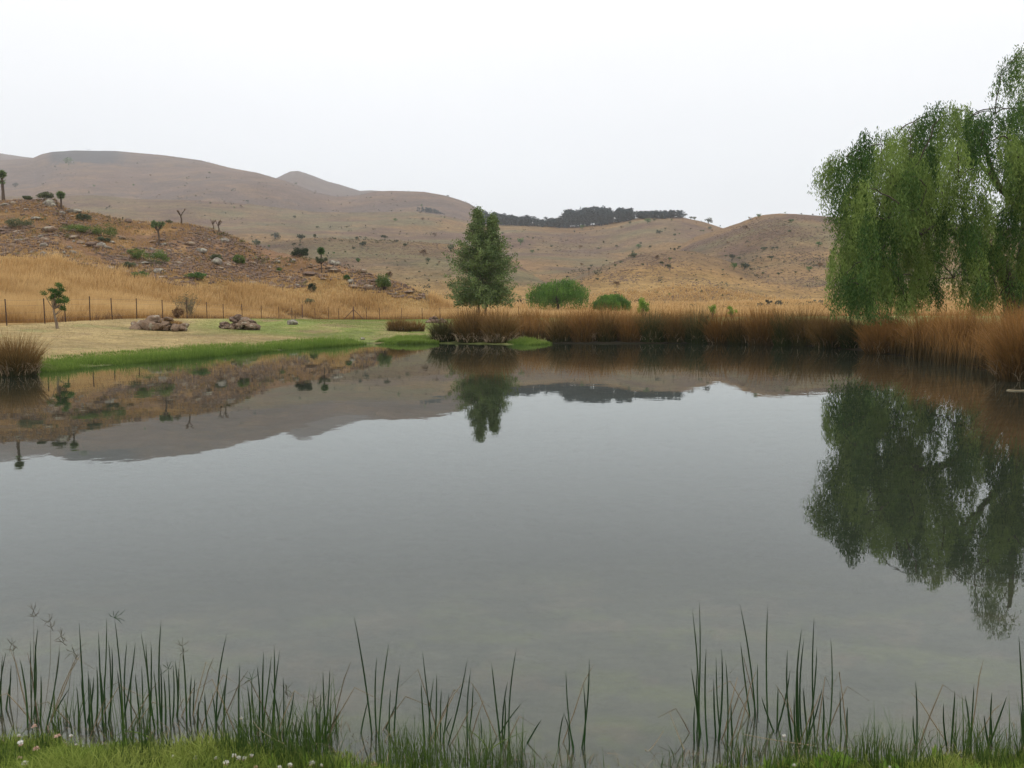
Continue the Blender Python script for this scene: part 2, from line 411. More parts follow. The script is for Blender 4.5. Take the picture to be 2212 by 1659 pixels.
setc(shal * sm(-sdg * 4) * sm((fbm(GX / .3, GY / .22, 47, 5) - .1) * 5) * .7, (.055, .058, .042))
setc((GY < 8) * sm((.9 - np.abs(sdg - .9)) * 3) * sm(sdg * 8) * 1.0, (.07, .08, .03))
nearland = (GY < 9) & (sdg > 0)
setc(nearland * 1.0, (.085, .10, .03)); setc(nearland * sm((.12 - sdg) / .08), (.07, .055, .035))
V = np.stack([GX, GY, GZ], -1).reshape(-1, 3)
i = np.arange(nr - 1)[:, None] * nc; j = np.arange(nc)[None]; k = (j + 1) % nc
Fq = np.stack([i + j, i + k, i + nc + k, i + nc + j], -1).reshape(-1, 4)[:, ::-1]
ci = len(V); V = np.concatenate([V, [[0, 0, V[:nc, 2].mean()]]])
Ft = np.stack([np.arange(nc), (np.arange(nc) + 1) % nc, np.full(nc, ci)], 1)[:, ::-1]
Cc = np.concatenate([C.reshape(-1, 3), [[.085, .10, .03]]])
m, t, N, L = mat_new('ground')
o = N('ShaderNodeOutputMaterial'); p = N('ShaderNodeBsdfPrincipled'); p.inputs['Roughness'].default_value = .95; p.inputs['Specular IOR Level'].default_value = .1
a = N('ShaderNodeAttribute'); a.attribute_name = 'Col'
g = N('ShaderNodeNewGeometry'); cur = a.outputs['Color']; hs = []
for scl, lo, hi in ((.012, .82, 1.18), (.05, .78, 1.22), (.22, .66, 1.16), (1.3, .70, 1.18), (9., .76, 1.15)):
    nz = N('ShaderNodeTexNoise'); nz.inputs['Scale'].default_value = scl; nz.inputs['Detail'].default_value = 4; nz.inputs['Roughness'].default_value = .7
    L(g.outputs['Position'], nz.inputs['Vector']); hs.append(nz)
    mr = N('ShaderNodeMapRange'); mr.inputs[1].default_value = .3; mr.inputs[2].default_value = .7; mr.inputs[3].default_value = lo; mr.inputs[4].default_value = hi
    L(nz.outputs[0], mr.inputs[0]); s = N('ShaderNodeVectorMath'); s.operation = 'SCALE'; L(cur, s.inputs[0]); L(mr.outputs[0], s.inputs['Scale']); cur = s.outputs[0]
sz = N('ShaderNodeSeparateXYZ'); L(g.outputs['Position'], sz.inputs[0])
for scl, thr, far0, far1, dk in ((.45, .55, 150, 260, .62), (.16, .57, 400, 900, .68)):
    nz = N('ShaderNodeTexNoise'); nz.inputs['Scale'].default_value = scl; nz.inputs['Detail'].default_value = 3; nz.inputs['Roughness'].default_value = .8
    L(g.outputs['Position'], nz.inputs['Vector'])
    mr = N('ShaderNodeMapRange'); mr.inputs[1].default_value = thr; mr.inputs[2].default_value = thr + .03; L(nz.outputs[0], mr.inputs[0])
    mr2 = N('ShaderNodeMapRange'); mr2.inputs[1].default_value = far0; mr2.inputs[2].default_value = far1; L(sz.outputs['Y'], mr2.inputs[0])
    mm = N('ShaderNodeMath'); mm.operation = 'MULTIPLY'; L(mr.outputs[0], mm.inputs[0]); L(mr2.outputs[0], mm.inputs[1])
    m3 = N('ShaderNodeMapRange'); m3.inputs[3].default_value = 1; m3.inputs[4].default_value = dk; L(mm.outputs[0], m3.inputs[0])
    s = N('ShaderNodeVectorMath'); s.operation = 'SCALE'; L(cur, s.inputs[0]); L(m3.outputs[0], s.inputs['Scale']); cur = s.outputs[0]
L(cur, p.inputs['Base Color'])
bp = N('ShaderNodeBump'); bp.inputs['Strength'].default_value = .5; bp.inputs['Distance'].default_value = .25; L(hs[3].outputs[0], bp.inputs['Height'])
b2 = N('ShaderNodeBump'); b2.inputs['Strength'].default_value = .6; b2.inputs['Distance'].default_value = 2.5; L(hs[2].outputs[0], b2.inputs['Height']); L(bp.outputs[0], b2.inputs['Normal'])
L(b2.outputs[0], p.inputs['Normal']); L(p.outputs[0], o.inputs[0])
M_ground = m
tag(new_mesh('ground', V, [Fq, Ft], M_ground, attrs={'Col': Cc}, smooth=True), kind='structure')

# ------------------------------------------------------------------ pond water
m, t, N, L = mat_new('pond_water')
o = N('ShaderNodeOutputMaterial'); fr = N('ShaderNodeFresnel'); fr.inputs[0].default_value = 1.41
gl_ = N('ShaderNodeBsdfGlossy'); gl_.inputs['Roughness'].default_value = .012; gl_.inputs['Color'].default_value = (.965, 1, .985, 1)
trn = N('ShaderNodeBsdfTransparent'); trn.inputs[0].default_value = (.93, .96, .89, 1)
df = N('ShaderNodeBsdfDiffuse'); df.inputs[0].default_value = (.085, .097, .075, 1)
mx1 = N('ShaderNodeMixShader'); mx1.inputs[0].default_value = .16
L(trn.outputs[0], mx1.inputs[1]); L(df.outputs[0], mx1.inputs[2])
mx2 = N('ShaderNodeMixShader'); L(fr.outputs[0], mx2.inputs[0]); L(mx1.outputs[0], mx2.inputs[1]); L(gl_.outputs[0], mx2.inputs[2])
g = N('ShaderNodeNewGeometry'); mp = N('ShaderNodeMapping'); mp.inputs['Scale'].default_value = (1, 1, 1)
L(g.outputs['Position'], mp.inputs[0])
n1_ = N('ShaderNodeTexNoise'); n1_.inputs['Scale'].default_value = 1.6; n1_.inputs['Detail'].default_value = 3; L(mp.outputs[0], n1_.inputs['Vector'])
bp = N('ShaderNodeBump'); bp.inputs['Strength'].default_value = .10; bp.inputs['Distance'].default_value = .01
L(n1_.outputs[0], bp.inputs['Height'])
L(bp.outputs[0], gl_.inputs['Normal']); L(bp.outputs[0], fr.inputs['Normal']); L(mx2.outputs[0], o.inputs[0])
WV = []
cen = SP.mean(0)
d = SP - cen; ln = np.linalg.norm(d, axis=1)[:, None]; WP = SP + d / ln * .8
WV = np.concatenate([[[cen[0], cen[1], 0]], np.concatenate([WP, np.zeros((len(WP), 1))], 1)])
n = len(WP); WF = np.stack([np.zeros(n, int), 1 + (np.arange(n) + 1) % n, 1 + np.arange(n)], 1)
wo = tag(new_mesh('pond_water', WV, WF, m), kind='structure')

# ------------------------------------------------------------------ haze
def haze(density=1.5e-4):
    m, t, N, L = mat_new('haze'); o = N('ShaderNodeOutputMaterial'); pv = N('ShaderNodeVolumePrincipled')
    pv.inputs['Color'].default_value = (.93, .94, .97, 1); pv.inputs['Density'].default_value = density; pv.inputs['Anisotropy'].default_value = .0
    L(pv.outputs[0], o.inputs['Volume'])
    b = 6600; z0, z1 = float(V[:, 2].min()) - 1, float(V[:, 2].max()) + 30
    v = [(x, y, z) for x in (-b, b) for y in (-b, b) for z in (z0, z1)]
    f = np.array([(0, 1, 3, 2), (4, 6, 7, 5), (0, 4, 5, 1), (2, 3, 7, 6), (0, 2, 6, 4), (1, 5, 7, 3)])
    return tag(new_mesh('haze', v, f, m), kind='stuff')
haze()
# ================================================================== materials for the objects
M_gold = mat_leaf('dry_tall_grass', (.27, .145, .05), (.42, .25, .095), (.50, .30, .11), (.74, .53, .26), trans=.35, rough=.8, pos=(.25, .9), nscale=.22, spec=.1)
M_brownbush = mat_leaf('dry_brown_tangle', (.12, .07, .04), (.24, .145, .075), trans=.2, rough=.8, spec=.1)
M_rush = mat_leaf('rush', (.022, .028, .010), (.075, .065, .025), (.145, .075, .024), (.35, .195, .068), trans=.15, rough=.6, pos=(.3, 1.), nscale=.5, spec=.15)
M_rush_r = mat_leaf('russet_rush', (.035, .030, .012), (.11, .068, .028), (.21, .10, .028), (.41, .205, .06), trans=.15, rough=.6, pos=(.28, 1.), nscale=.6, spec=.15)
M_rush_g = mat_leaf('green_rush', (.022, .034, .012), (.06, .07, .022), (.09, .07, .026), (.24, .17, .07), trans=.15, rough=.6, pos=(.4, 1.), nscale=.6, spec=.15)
M_deadrush = mat_leaf('dead_rush_stems', (.20, .14, .09), (.42, .32, .21), trans=.1, rough=.7, spec=.1)
M_sedge = mat_leaf('green_sedge', (.05, .10, .018), (.12, .18, .03), (.12, .20, .03), (.27, .35, .08), trans=.35, pos=(.2, 1), nscale=.4)
M_stem = mat_leaf('dark_green_stem', (.02, .05, .014), (.035, .075, .02), (.014, .024, .012), (.028, .042, .018), trans=.1, rough=.4, pos=(.2, 1))
M_bank = mat_leaf('bank_grass', (.075, .13, .014), (.14, .20, .03), (.16, .23, .035), (.33, .35, .09), trans=.35, pos=(.1, 1), nscale=2.2)
M_broad = mat_leaf('broad_leaf', (.13, .24, .035), (.20, .30, .05), trans=.4, rough=.5)
M_willow = mat_leaf('willow_leaf', (.035, .08, .018), (.20, .275, .065), (.055, .12, .03), (.29, .38, .10), trans=.35, rough=.6)
M_poplar = mat_leaf('poplar_leaf', (.045, .085, .028), (.22, .275, .10), trans=.3, rough=.5, nscale=.9)
M_willow2 = mat_leaf('round_willow_leaf', (.04, .11, .018), (.17, .29, .05), trans=.4, nscale=.7)
M_lime = mat_leaf('lime_leaf', (.13, .24, .03), (.25, .38, .06), trans=.4)
M_bush = mat_leaf('bush_leaf', (.07, .11, .03), (.15, .20, .05), trans=.3)
M_darkbush = mat_leaf('dark_bush_leaf', (.022, .035, .018), (.05, .065, .03), trans=.15)
M_greybush = mat_leaf('grey_green_leaf', (.07, .085, .045), (.14, .155, .08), trans=.25)
M_redbush = mat_leaf('russet_leaf', (.10, .06, .03), (.19, .11, .05), trans=.25)
M_plant = mat_leaf('plantation_foliage', (.014, .036, .044), (.04, .07, .078), trans=.1)
M_cab = mat_leaf('cabbage_tree_leaf', (.085, .13, .055), (.22, .28, .13), trans=.25)
M_pine = mat_leaf('young_tree_leaf', (.03, .085, .022), (.11, .18, .045), trans=.25)
M_bark = mat_noise('bark', (.035, .027, .02), (.10, .075, .055), 9, .9, .6, stretch=(1, 1, .25))
M_bark2 = mat_noise('grey_brown_bark', (.11, .08, .055), (.22, .165, .115), 12, .9, .6, stretch=(1, 1, .3))
M_aloebark = mat_noise('cabbage_tree_bark', (.05, .035, .025), (.12, .085, .06), 6, .95, .7)
M_rock = mat_noise('brown_rock', (.115, .076, .05), (.235, .16, .105), 2.2, .9, .7, c2=(.26, .23, .17), c2thr=.58)
M_rockg = mat_noise('grey_rock', (.12, .105, .085), (.24, .20, .16), 2.2, .9, .7, c2=(.30, .28, .22), c2thr=.56)
M_rockd = mat_noise('dark_rock', (.07, .045, .034), (.165, .105, .072), 2.5, .9, .7, c2=(.24, .19, .14), c2thr=.62)
M_post = mat_noise('rusty_steel_post', (.03, .018, .013), (.085, .05, .035), 30, .8, .3)
M_wood = mat_noise('old_wood', (.09, .05, .035), (.17, .10, .07), 20, .85, .5, stretch=(1, 1, .2))
M_wire = mat_noise('wire', (.08, .07, .06), (.13, .11, .1), 20, .5, .1)
M_petal = mat_leaf('clover_petal', (.62, .60, .52), (.80, .78, .74), trans=.3)
M_petalp = mat_leaf('faded_clover_petal', (.40, .24, .17), (.62, .45, .36), trans=.3)

# ================================================================== rocks
def rock_mesh(seed, mat, flat=.7, ang=.75, sub=3):
    r = np.random.default_rng(seed)
    import bmesh
    bm = bmesh.new(); bmesh.ops.create_icosphere(bm, subdivisions=sub, radius=1)
    v = np.array([x.co[:] for x in bm.verts]); f = np.array([[q.index for q in x.verts] for x in bm.faces]); bm.free()
    for _ in range(11):
        n = r.normal(size=3); n /= np.linalg.norm(n); dd = r.uniform(.55, .85)
        k = v @ n - dd; v = v - np.clip(k, 0, None)[:, None] * n * ang
    v = v + .06 * np.stack([fbm(v[:, 0] * 2 + 7 * i + seed, v[:, 1] * 2 + v[:, 2] * 1.7, seed + i, 4) for i in range(3)], 1) * 1.5
    v *= np.array([1, r.uniform(.7, 1), flat]); v[:, 2] = np.maximum(v[:, 2], -.55 * flat)
    v /= np.abs(v[:, 0]).max()
    return new_mesh('boulder', v, f, mat, smooth=False, link=False)
RM = [rock_mesh(i, (M_rock, M_rockg, M_rockd)[i % 3], .55 + .25 * (i % 4) / 3) for i in range(12)]
def rock(label, p, w_, group=None, k=None, sink=.25, name='boulder', hs=1., cat='boulder', parent=None, yaw=None):
    k = random.randrange(len(RM)) if k is None else k
    o = obj(name, RM[k]); s_ = w_ / 2
    o.scale = (s_, s_ * random.uniform(.8, 1.1), s_ * hs)
    o.location = (p[0], p[1], p[2] + s_ * hs * (.5 - sink)); o.rotation_euler = (random.uniform(-.15, .15), random.uniform(-.15, .15), random.uniform(0, 6.28) if yaw is None else yaw)
    tag(o, label, cat, group)
    return o
def pxs(p, wpx): return wpx * p[1] / F
def p1(x, y): return x * .2942, 298.2 + y * .2942       # notes taken on enlarged views of the photo
def p2(x, y): return 542.2 + x * .2757, 338.9 + y * .2757
def p3(x, y): return 1118.2 + x * .3064, 406.6 + y * .3064

big = [  # label, position in the photo, width in pixels
 ('largest rounded brown boulder high on the rocky hillside, leaning on a grey slab', p1(350, 690), 36, 0, 1.15),
 ('pale grey slab leaning against the largest brown boulder on the rocky hillside', p1(262, 600), 26, 1, .6),
 ('pale grey rounded boulder at the foot of the tallest cabbage tree', p1(38, 500), 22, 4, .8),
 ('brown block of rock beside the pale boulder near the tallest cabbage tree', p1(97, 492), 18, 3, 1.1),
 ('flat topped grey boulder on the hill crest left of the round headed cabbage tree', p1(355, 490), 27, 7, .9),
 ('long grey slab lying right of the round headed cabbage tree on the crest', p1(540, 552), 33, 10, .6),
 ('dark humped boulder alone on the skyline of the rocky hill, middle of the crest', p1(945, 622), 22, 2, 1.),
 ('dark rounded boulder below the middle green patch on the rocky hillside', p1(668, 800), 26, 5, .9),
 ('grey brown boulder in the cluster right of the flat topped cabbage tree', p1(1398, 790), 22, 9, 1.),
 ('broad grey boulder at the right end of the cluster beyond the flat topped cabbage tree', p1(1478, 845), 26, 1, 1.),
 ('rounded brown boulder low on the hillside just above the tall golden grass', p1(815, 970), 26, 6, .9),
 ('brown boulder beside the rounded one low on the hillside above the grass', p1(918, 990), 22, 0, .8),
 ('smooth grey boulder lying between two bright green shrub patches', p1(1050, 925), 26, 4, .6),
 ('brown boulder right of the bright green shrub patch on the hillside', p1(1315, 930), 21, 3, .8),
 ('mossy topped boulder, left of three in a row on the rocky hill', p1(1585, 925), 28, 7, .9),
 ('rounded boulder, middle of three in a row on the rocky hill', p1(1612, 962), 20, 0, .8),
 ('upright boulder, right of three in a row beside a small green shrub', p1(1672, 940), 18, 9, 1.1),
 ('long low brown slab jutting from the hillside right of the big brown boulder', p1(460, 640), 26, 2, .6),
 ('tilted slab of brown rock in the middle of the left hillside', p1(535, 738), 26, 6, .7),
 ('long flat slab half buried above the tall golden grass', p1(615, 945), 36, 5, .45),
 ('dark wedge of rock at the far left of the stony slope', p1(30, 690), 26, 2, .6),
 ('pinkish slab above the bare branched shrub near the grass', p1(1190, 1030), 24, 6, .5),
 ('tall grey slab at the top of the rock outcrop behind the sparse tree', p2(640, 815), 24, 1, 1.),
 ('red brown slanting slab in the lower left of the rock outcrop', p2(615, 880), 24, 0, .8),
 ('split grey brown block on the right of the rock outcrop', p2(672, 850), 17, 7, 1.1),
 ('flat slab at the foot of the rock outcrop on the right of the hill', p2(650, 898), 30, 6, .5),
 ('reddish blocky boulder right of the outcrop, on the lower hill end', p2(870, 905), 22, 3, .8),
 ('long dark slab lying left of the outcrop on the orange slope', p2(455, 925), 30, 5, .45),
 ('dark red boulder in the row below the outcrop', p2(625, 970), 17, 2, .8),
 ('low slab of brown rock at the left of the row below the outcrop', p2(570, 960), 16, 6, .6),
 ('brown hump of rock beside the small round shrub on the lower hill', p2(205, 905), 17, 0, .7),
 ('grey brown boulder left of the bright green bush', p2(800, 1030), 22, 9, .8),
 ('tilted brown slab below the bright green bush', p2(925, 1035), 28, 3, .7),
 ('last dark slab at the toe of the rocky hill by the golden valley grass', p2(1340, 1090), 22, 2, .4),
 ('reddish brown slab near the toe of the rocky hill', p2(1235, 1070), 26, 6, .45),
]
for lb, (a, b), wpx, k, hs in big:
    p = ground(a, b, 47, 140); rock(lb, p, pxs(p, wpx), 'large boulders on the rocky hill', k, .3, hs=hs, yaw=random.uniform(-.5, .5))
# many smaller boulders that nothing tells apart
n_b = 0
while n_b < 290:
    a = random.uniform(-40, 920); b = random.uniform(430, 660)
    u_, e_ = ue(a, b)
    if e_ > interp(LAYERS['A'][0], u_) - .004: continue
    p = ground(a, b, 47, 140)
    if p[1] > 138 or p[1] < float(grass_limit(np.array(p[0] / p[1]))) + .5: continue
    dn = fbm(np.array(p[0] / 9), np.array(p[1] / 9), 55, 3)
    if random.random() > .55 + 1.6 * dn: continue
    wpx = min(21, 5 + random.expovariate(1 / 5.5))
    rock('small brown boulder among many scattered in the dry grass of the rocky hillside', p, pxs(p, wpx), 'small boulders scattered on the rocky hill', hs=random.uniform(.5, 1.1), sink=.35)
    n_b += 1
def stones(name, boxes, n, wlo, whi, label=None):
    bf = Buf()
    protos = []
    for q in range(3):
        me = rock_mesh(50 + q, None, .6, sub=1); 
        v = np.zeros(len(me.vertices) * 3); me.vertices.foreach_get('co', v); f = np.zeros(len(me.loops), int); me.loops.foreach_get('vertex_index', f)
        protos.append((v.reshape(-1, 3), f.reshape(-1, 3)))
    X = []
    for (a0, a1, y0, y1, frac) in boxes:
        m_ = int(n * frac); uu = rng.uniform(a0, a1, m_); YY = np.sqrt(rng.uniform(y0 ** 2, y1 ** 2, m_)); X.append(np.stack([uu * YY, YY], 1))
    X = np.concatenate(X)
    if name == 'valley_stones':
        CL = []
        for (a, b, sa, sb, m_) in [(1362, 556, 40, 9, 700), (1440, 568, 30, 7, 300), (1600, 578, 45, 10, 600), (1650, 486, 30, 9, 450), (1700, 508, 40, 10, 500), (1478, 645, 45, 6, 450), (1345, 600, 25, 7, 300), (1540, 625, 50, 9, 450), (1755, 612, 40, 12, 600), (1230, 530, 50, 9, 300), (880, 535, 60, 9, 400), (640, 522, 60, 7, 450), (735, 575, 22, 10, 120), (1010, 560, 40, 9, 250), (1750, 560, 40, 10, 400)]:
            c = ground(a, b, 141); d0 = ground(a, b - sb, 141); sY = min(abs(d0[1] - c[1]) + 4, 60); sX = pxs(c, sa)
            q = np.stack([c[0] + rng.normal(0, sX, m_), c[1] + rng.normal(0, sY, m_)], 1)
            q = q[q[:, 1] > 141]; CL.append(q)
        nCL = sum(map(len, CL)); X = np.concatenate([X] + CL)
    cl_ = fbm(X[:, 0] / X[:, 1] / .05, np.log(X[:, 1]) / .10, 91, 4)
    keep = rng.random(len(X)) < .35 + 1.7 * cl_
    if name == 'valley_stones': keep[-nCL:] = True
    X = X[keep]
    Z = terrain(X[:, 0], X[:, 1])
    ex = X[:, 1] > 0
    if name == 'loose_stones': ex = (X[:, 1] > grass_limit(X[:, 0] / X[:, 1])) & (X[:, 0] / X[:, 1] < -.10)
    for (x, y), z in zip(X[ex], Z[ex]):
        v, f = protos[random.randrange(3)]; s_ = random.uniform(wlo, whi) / 2 * (y if whi < .1 else 1); a = random.uniform(0, 6.28)
        R2 = np.array([[math.cos(a), -math.sin(a), 0], [math.sin(a), math.cos(a), 0], [0, 0, random.uniform(.5, 1)]])
        bf.add(v @ R2.T * s_ + [x, y, z], f)
    return tag(bf.build(name, M_rockd), kind='stuff')
stones('loose_stones', [(-.62, -.1, 60, 128, 1)], 28000, .2, .8)
stones('valley_stones', [(-.25, .1, 150, 420, .3), (.08, .42, 200, 540, .55), (.1, .6, 300, 560, .15)], 6500, .001, .0032)

# piles of field stones on the lawn
def pile(label, a, b, wpx, hpx, n, mats_k, seed):
    random.seed(seed)
    p = ground(a, b, 20, 99); W_, H_ = pxs(p, wpx), pxs(p, hpx)
    t_ = thing('rock_pile', label, 'rock pile', p, 'rock piles on the lawn')
    for i in range(n):
        q = random.uniform(-1, 1) if i > n * .45 else -1 + 2 * (i + .5) / (n * .45); lay = random.random() if i > n * .45 else 0.
        s_ = random.uniform(.26, .42) * H_ * (1.3 if n < 40 else .95)
        x = q * (W_ / 2 - s_); zt = max(0, (1 - abs(q) ** 2.5)) * (H_ - s_ * 1.1) * lay
        y = random.uniform(-.5, .5) * H_ * 1.2 * (1 - lay * .6)
        o = obj('stone', RM[random.choice(mats_k)], t_); o.location = (x, y, zt * 1.25 + s_ * .35)
        o.scale = (s_ * random.uniform(1, 1.5), s_ * random.uniform(.9, 1.2), s_ * random.uniform(.9, 1.3)); o.rotation_euler = (random.uniform(-.4, .4), random.uniform(-.4, .4), random.uniform(0, 6))
    return t_, p
pl1, pp1 = pile('long pile of big rounded brown rocks with dry grass growing on top', 340, 713, 128, 30, 26, [0, 3, 6, 9], 3)
pl2, pp2 = pile('compact heap of many brown field stones, right of the long grassy pile', 517, 711, 92, 28, 46, [0, 3, 2, 6, 9, 5], 5)
pl3, pp3 = pile('small distant heap of flat dark stones by the rushes', 943, 698, 48, 13, 30, [2, 5, 8, 6], 6)
random.seed(21)
p = ground(630, 701.5, 20, 99); rock('single smooth rounded boulder lying on the green lawn', p, pxs(p, 27), None, 4, .22, hs=1.15, yaw=0)
p = ground(784, 734, 20, 60); rock('small pale stone at the water edge left of the dark rush clump', p, pxs(p, 15), None, 1, .3, hs=.8)
for a, b, lb in ((793, 694, 'half hidden brown stone in the grass just right of the braced post'), (793 + 10, 695, 'flat stone in the dry grass a step right of the braced post')):
    pass

# ================================================================== fence
def fence():
    px_b = [(97, 44), (142, 46.3), (195, 48.7), (243, 51.4), (296, 54.8), (352, 58.9), (405, 63.3), (448, 67.5), (483, 71.3), (524, 76.3), (565, 82), (603, 88.3), (631, 93.5), (654, 98)]
    px_r = [681, 710, 732, 764, 792, 820, 868, 912, 951, 990, 1030, 1075, 1120]
    t_ = thing('wire_fence', 'wire fence of rusty steel posts between the lawn and the tall golden grass', 'fence', (-24, 44, tz(-24, 44)))
    o0 = np.array([-24, 44, tz(-24, 44)])
    tops = []
    pts = [(-24.5 - (-1.3) * 0, 38.0), (-24.4, 41.5)]
    for a, Y in px_b:
        u_, _ = ue(a, 700); pts.append((float(u_ * Y), Y))
    for a in px_r:
        u_, _ = ue(a, 690); pts.append((float(u_ * 98), 98.0))
    for i, (x, y) in enumerate(pts):
        z = tz(x, y); h = random.uniform(1.28, 1.42); lx, ly = random.uniform(-.05, .03), random.uniform(-.04, .04)
        strain = (i in (2 + 13, 2 + 14 + 3))
        bf = Buf()
        if strain:
            tube(bf, np.array([[x, y, z - .2], [x, y, z + .7], [x, y, z + 1.5]]) - o0, .075 if i > 16 else .055, 8); bf.build('straining_post', M_wood, t_, True)
            if i > 16:
                for sx in (-1, 1):
                    bf = Buf(); tube(bf, np.array([[x + sx * .05, y, z + 1.1], [x + sx * 1.15, y + .1, z + .02]]) - o0, .045, 6); bf.build('brace', M_wood, t_, True)
        else:
            # T-section steel standard
            w_ = .028
            prof = np.array([[-w_, 0], [w_, 0], [w_, .012], [.006, .012], [.006, .045], [-.006, .045], [-.006, .012], [-w_, .012]])
            q = np.array([[x + a_, y + b_, z - .15] for a_, b_ in prof] + [[x + lx + a_, y + ly + b_, z + h] for a_, b_ in prof]) - o0
            n_ = len(prof); ff = np.array([[k_, (k_ + 1) % n_, n_ + (k_ + 1) % n_, n_ + k_] for k_ in range(n_)])
            bf.add(q, ff); bf.add(q[n_:], np.array([[0, 1, 2, 7], [3, 4, 5, 6]])); bf.build('post', M_post, t_)
        tops.append((x, y, z))
    for hh in (.25, .6, .95, 1.22):
        bf = Buf()
        for (x0, y0, z0), (x1, y1, z1) in zip(tops[:-1], tops[1:]):
            tube(bf, np.array([[x0, y0, z0 + hh], [(x0 + x1) / 2, (y0 + y1) / 2, (z0 + z1) / 2 + hh - .02], [x1, y1, z1 + hh]]) - o0, .0035, 4)
        bf.build('wire', M_wire, t_)
fence()

# ================================================================== tall golden grass (stuff)
def scatter(n, u0, u1, y0, y1, pw=1.):
    YY = np.exp(rng.uniform(math.log(y0), math.log(y1), n)) if pw == 'log' else np.sqrt(rng.uniform(y0 ** 2, y1 ** 2, n))
    uu = rng.uniform(u0, u1, n); return np.stack([uu * YY, YY], 1)
bf = Buf()
def gold(n, u0, u1, y0, y1, H, W_, dens=None, lean=.25):
    X = scatter(n, u0, u1, y0, y1)
    fs = fence_side(X[:, 0], X[:, 1]); lim = grass_limit(X[:, 0] / X[:, 1])
    nn = fbm(X[:, 0] / 2.5, X[:, 1] / 2.5, 61, 3)
    k = (fs > .15 + .5 * nn) & (X[:, 1] < lim + 6) & (nn > -.55) & (pond_sd(X[:, 0], X[:, 1]) > 4)
    fad = sm((lim + 9 * fbm(X[:, 0] / 6, X[:, 1] / 6, 64, 4) + 3 - X[:, 1]) / 11); k &= rng.random(len(X)) < .12 + .9 * fad; fad = np.where(X[:, 0] / X[:, 1] < -.1, fad, 1.)[k]
    X = X[k]; nn = nn[k]; fs = fs[k]
    z = terrain(X[:, 0], X[:, 1])
    h = H * (.4 + .8 * rng.random(len(X)) ** 1.4) * (1 + .35 * nn) * (.55 + .45 * sm(fs / 2.)) * (.45 + .55 * fad)
    blades(bf, np.column_stack([X, z]), h, lean * (.3 + 1.2 * rng.random(len(X))), W_ * X[:, 1] / 60, seg=3, tint=np.clip(.5 + .8 * nn + rng.normal(0, .22, len(X)), 0, 1),
           az=rng.normal(.3, 1.2, len(X)))
gold(150000, -.66, -.24, 44, 78, 1.15, .026)
gold(60000, -.62, -.1, 76, 100, 1.0, .026)
gold(75000, -.33, -.01, 97, 135, 1.15, .026); gold(22000, -.01, .1, 97, 126, .7, .026)
gold(45000, .1, .66, 97, 135, .6, .03)
gold(60000, -.14, .66, 130, 240, .8, .035)
tag(bf.build('tall_dry_grass', M_gold), kind='stuff')
# short dry grass on the stony slope
bf = Buf()
X = scatter(90000, -.62, -.09, 56, 126); X = X[(X[:, 1] > grass_limit(X[:, 0] / X[:, 1]) - 2)]
nn = fbm(X[:, 0] / 3, X[:, 1] / 3, 71, 4); X = X[rng.random(len(X)) < .5 + 1.3 * nn]
blades(bf, np.column_stack([X, terrain(X[:, 0], X[:, 1])]), rng.uniform(.15, .42, len(X)), .5, .05, seg=2)
M_short = mat_leaf('short_dry_grass', (.20, .11, .045), (.36, .22, .085), (.33, .19, .07), (.46, .30, .12), trans=.3, rough=.8, nscale=.3, spec=.1)
tag(bf.build('short_dry_grass', M_short), kind='stuff')
# brown tangles of dead stems along the foot of the grass
bf = Buf()
X = scatter(60000, -.62, -.1, 43, 99); fs = fence_side(X[:, 0], X[:, 1]); nn = fbm(X[:, 0] / 1.8, X[:, 1] / 1.8, 66, 3)
k = (fs > -.1) & (fs < 1.3 + nn) & (nn > -.12); X = X[k]
blades(bf, np.column_stack([X, terrain(X[:, 0], X[:, 1])]), rng.uniform(.25, .6, len(X)), rng.uniform(.4, 1.2, len(X)), .03, seg=3)
tag(bf.build('dead_weed_tangle', M_brownbush), kind='stuff')
# dry grass on top of rock pile one
bf = Buf(); n_ = 1500
q = rng.uniform(-1, 1, n_); b_ = np.column_stack([pp1[0] + q * 1.15, pp1[1] + rng.uniform(-.2, .5, n_), pp1[2] + .28 + .2 * (1 - q ** 2) * rng.random(n_)])
blades(bf, b_, rng.uniform(.08, .2, n_), .6, .02, seg=2)
tag(bf.build('dry_grass_tuft', M_short), 'tuft of dry grass growing over the long brown rock pile', 'grass tuft')

# mown lawn texture: short blades
bf = Buf()
X = scatter(120000, -.62, -.05, 25, 99); s0 = pond_sd(X[:, 0], X[:, 1]); k = (s0 > 1.5) & (fence_side(X[:, 0], X[:, 1]) < .4); X = X[k]
nn = fbm(X[:, 0] / 5, X[:, 1] / 5, 81, 4)
gx = sm((X[:, 0] + 21.5) / 7) * sm((X[:, 1] - 42) / 6) + sm((4.5 - pond_sd(X[:, 0], X[:, 1])) / 2)
tn = np.clip(1.0 - gx + .5 * nn + rng.normal(0, .1, len(X)), 0, 1)
blades(bf, np.column_stack([X, terrain(X[:, 0], X[:, 1])]), rng.uniform(.02, .045, len(X)), .6, .03, seg=1, tint=tn)
M_lawn = mat_leaf('lawn_blades', (.16, .22, .05), (.34, .26, .14), trans=.3, rough=.8, spec=.1)
tag(bf.build('lawn_grass', M_lawn), kind='stuff')

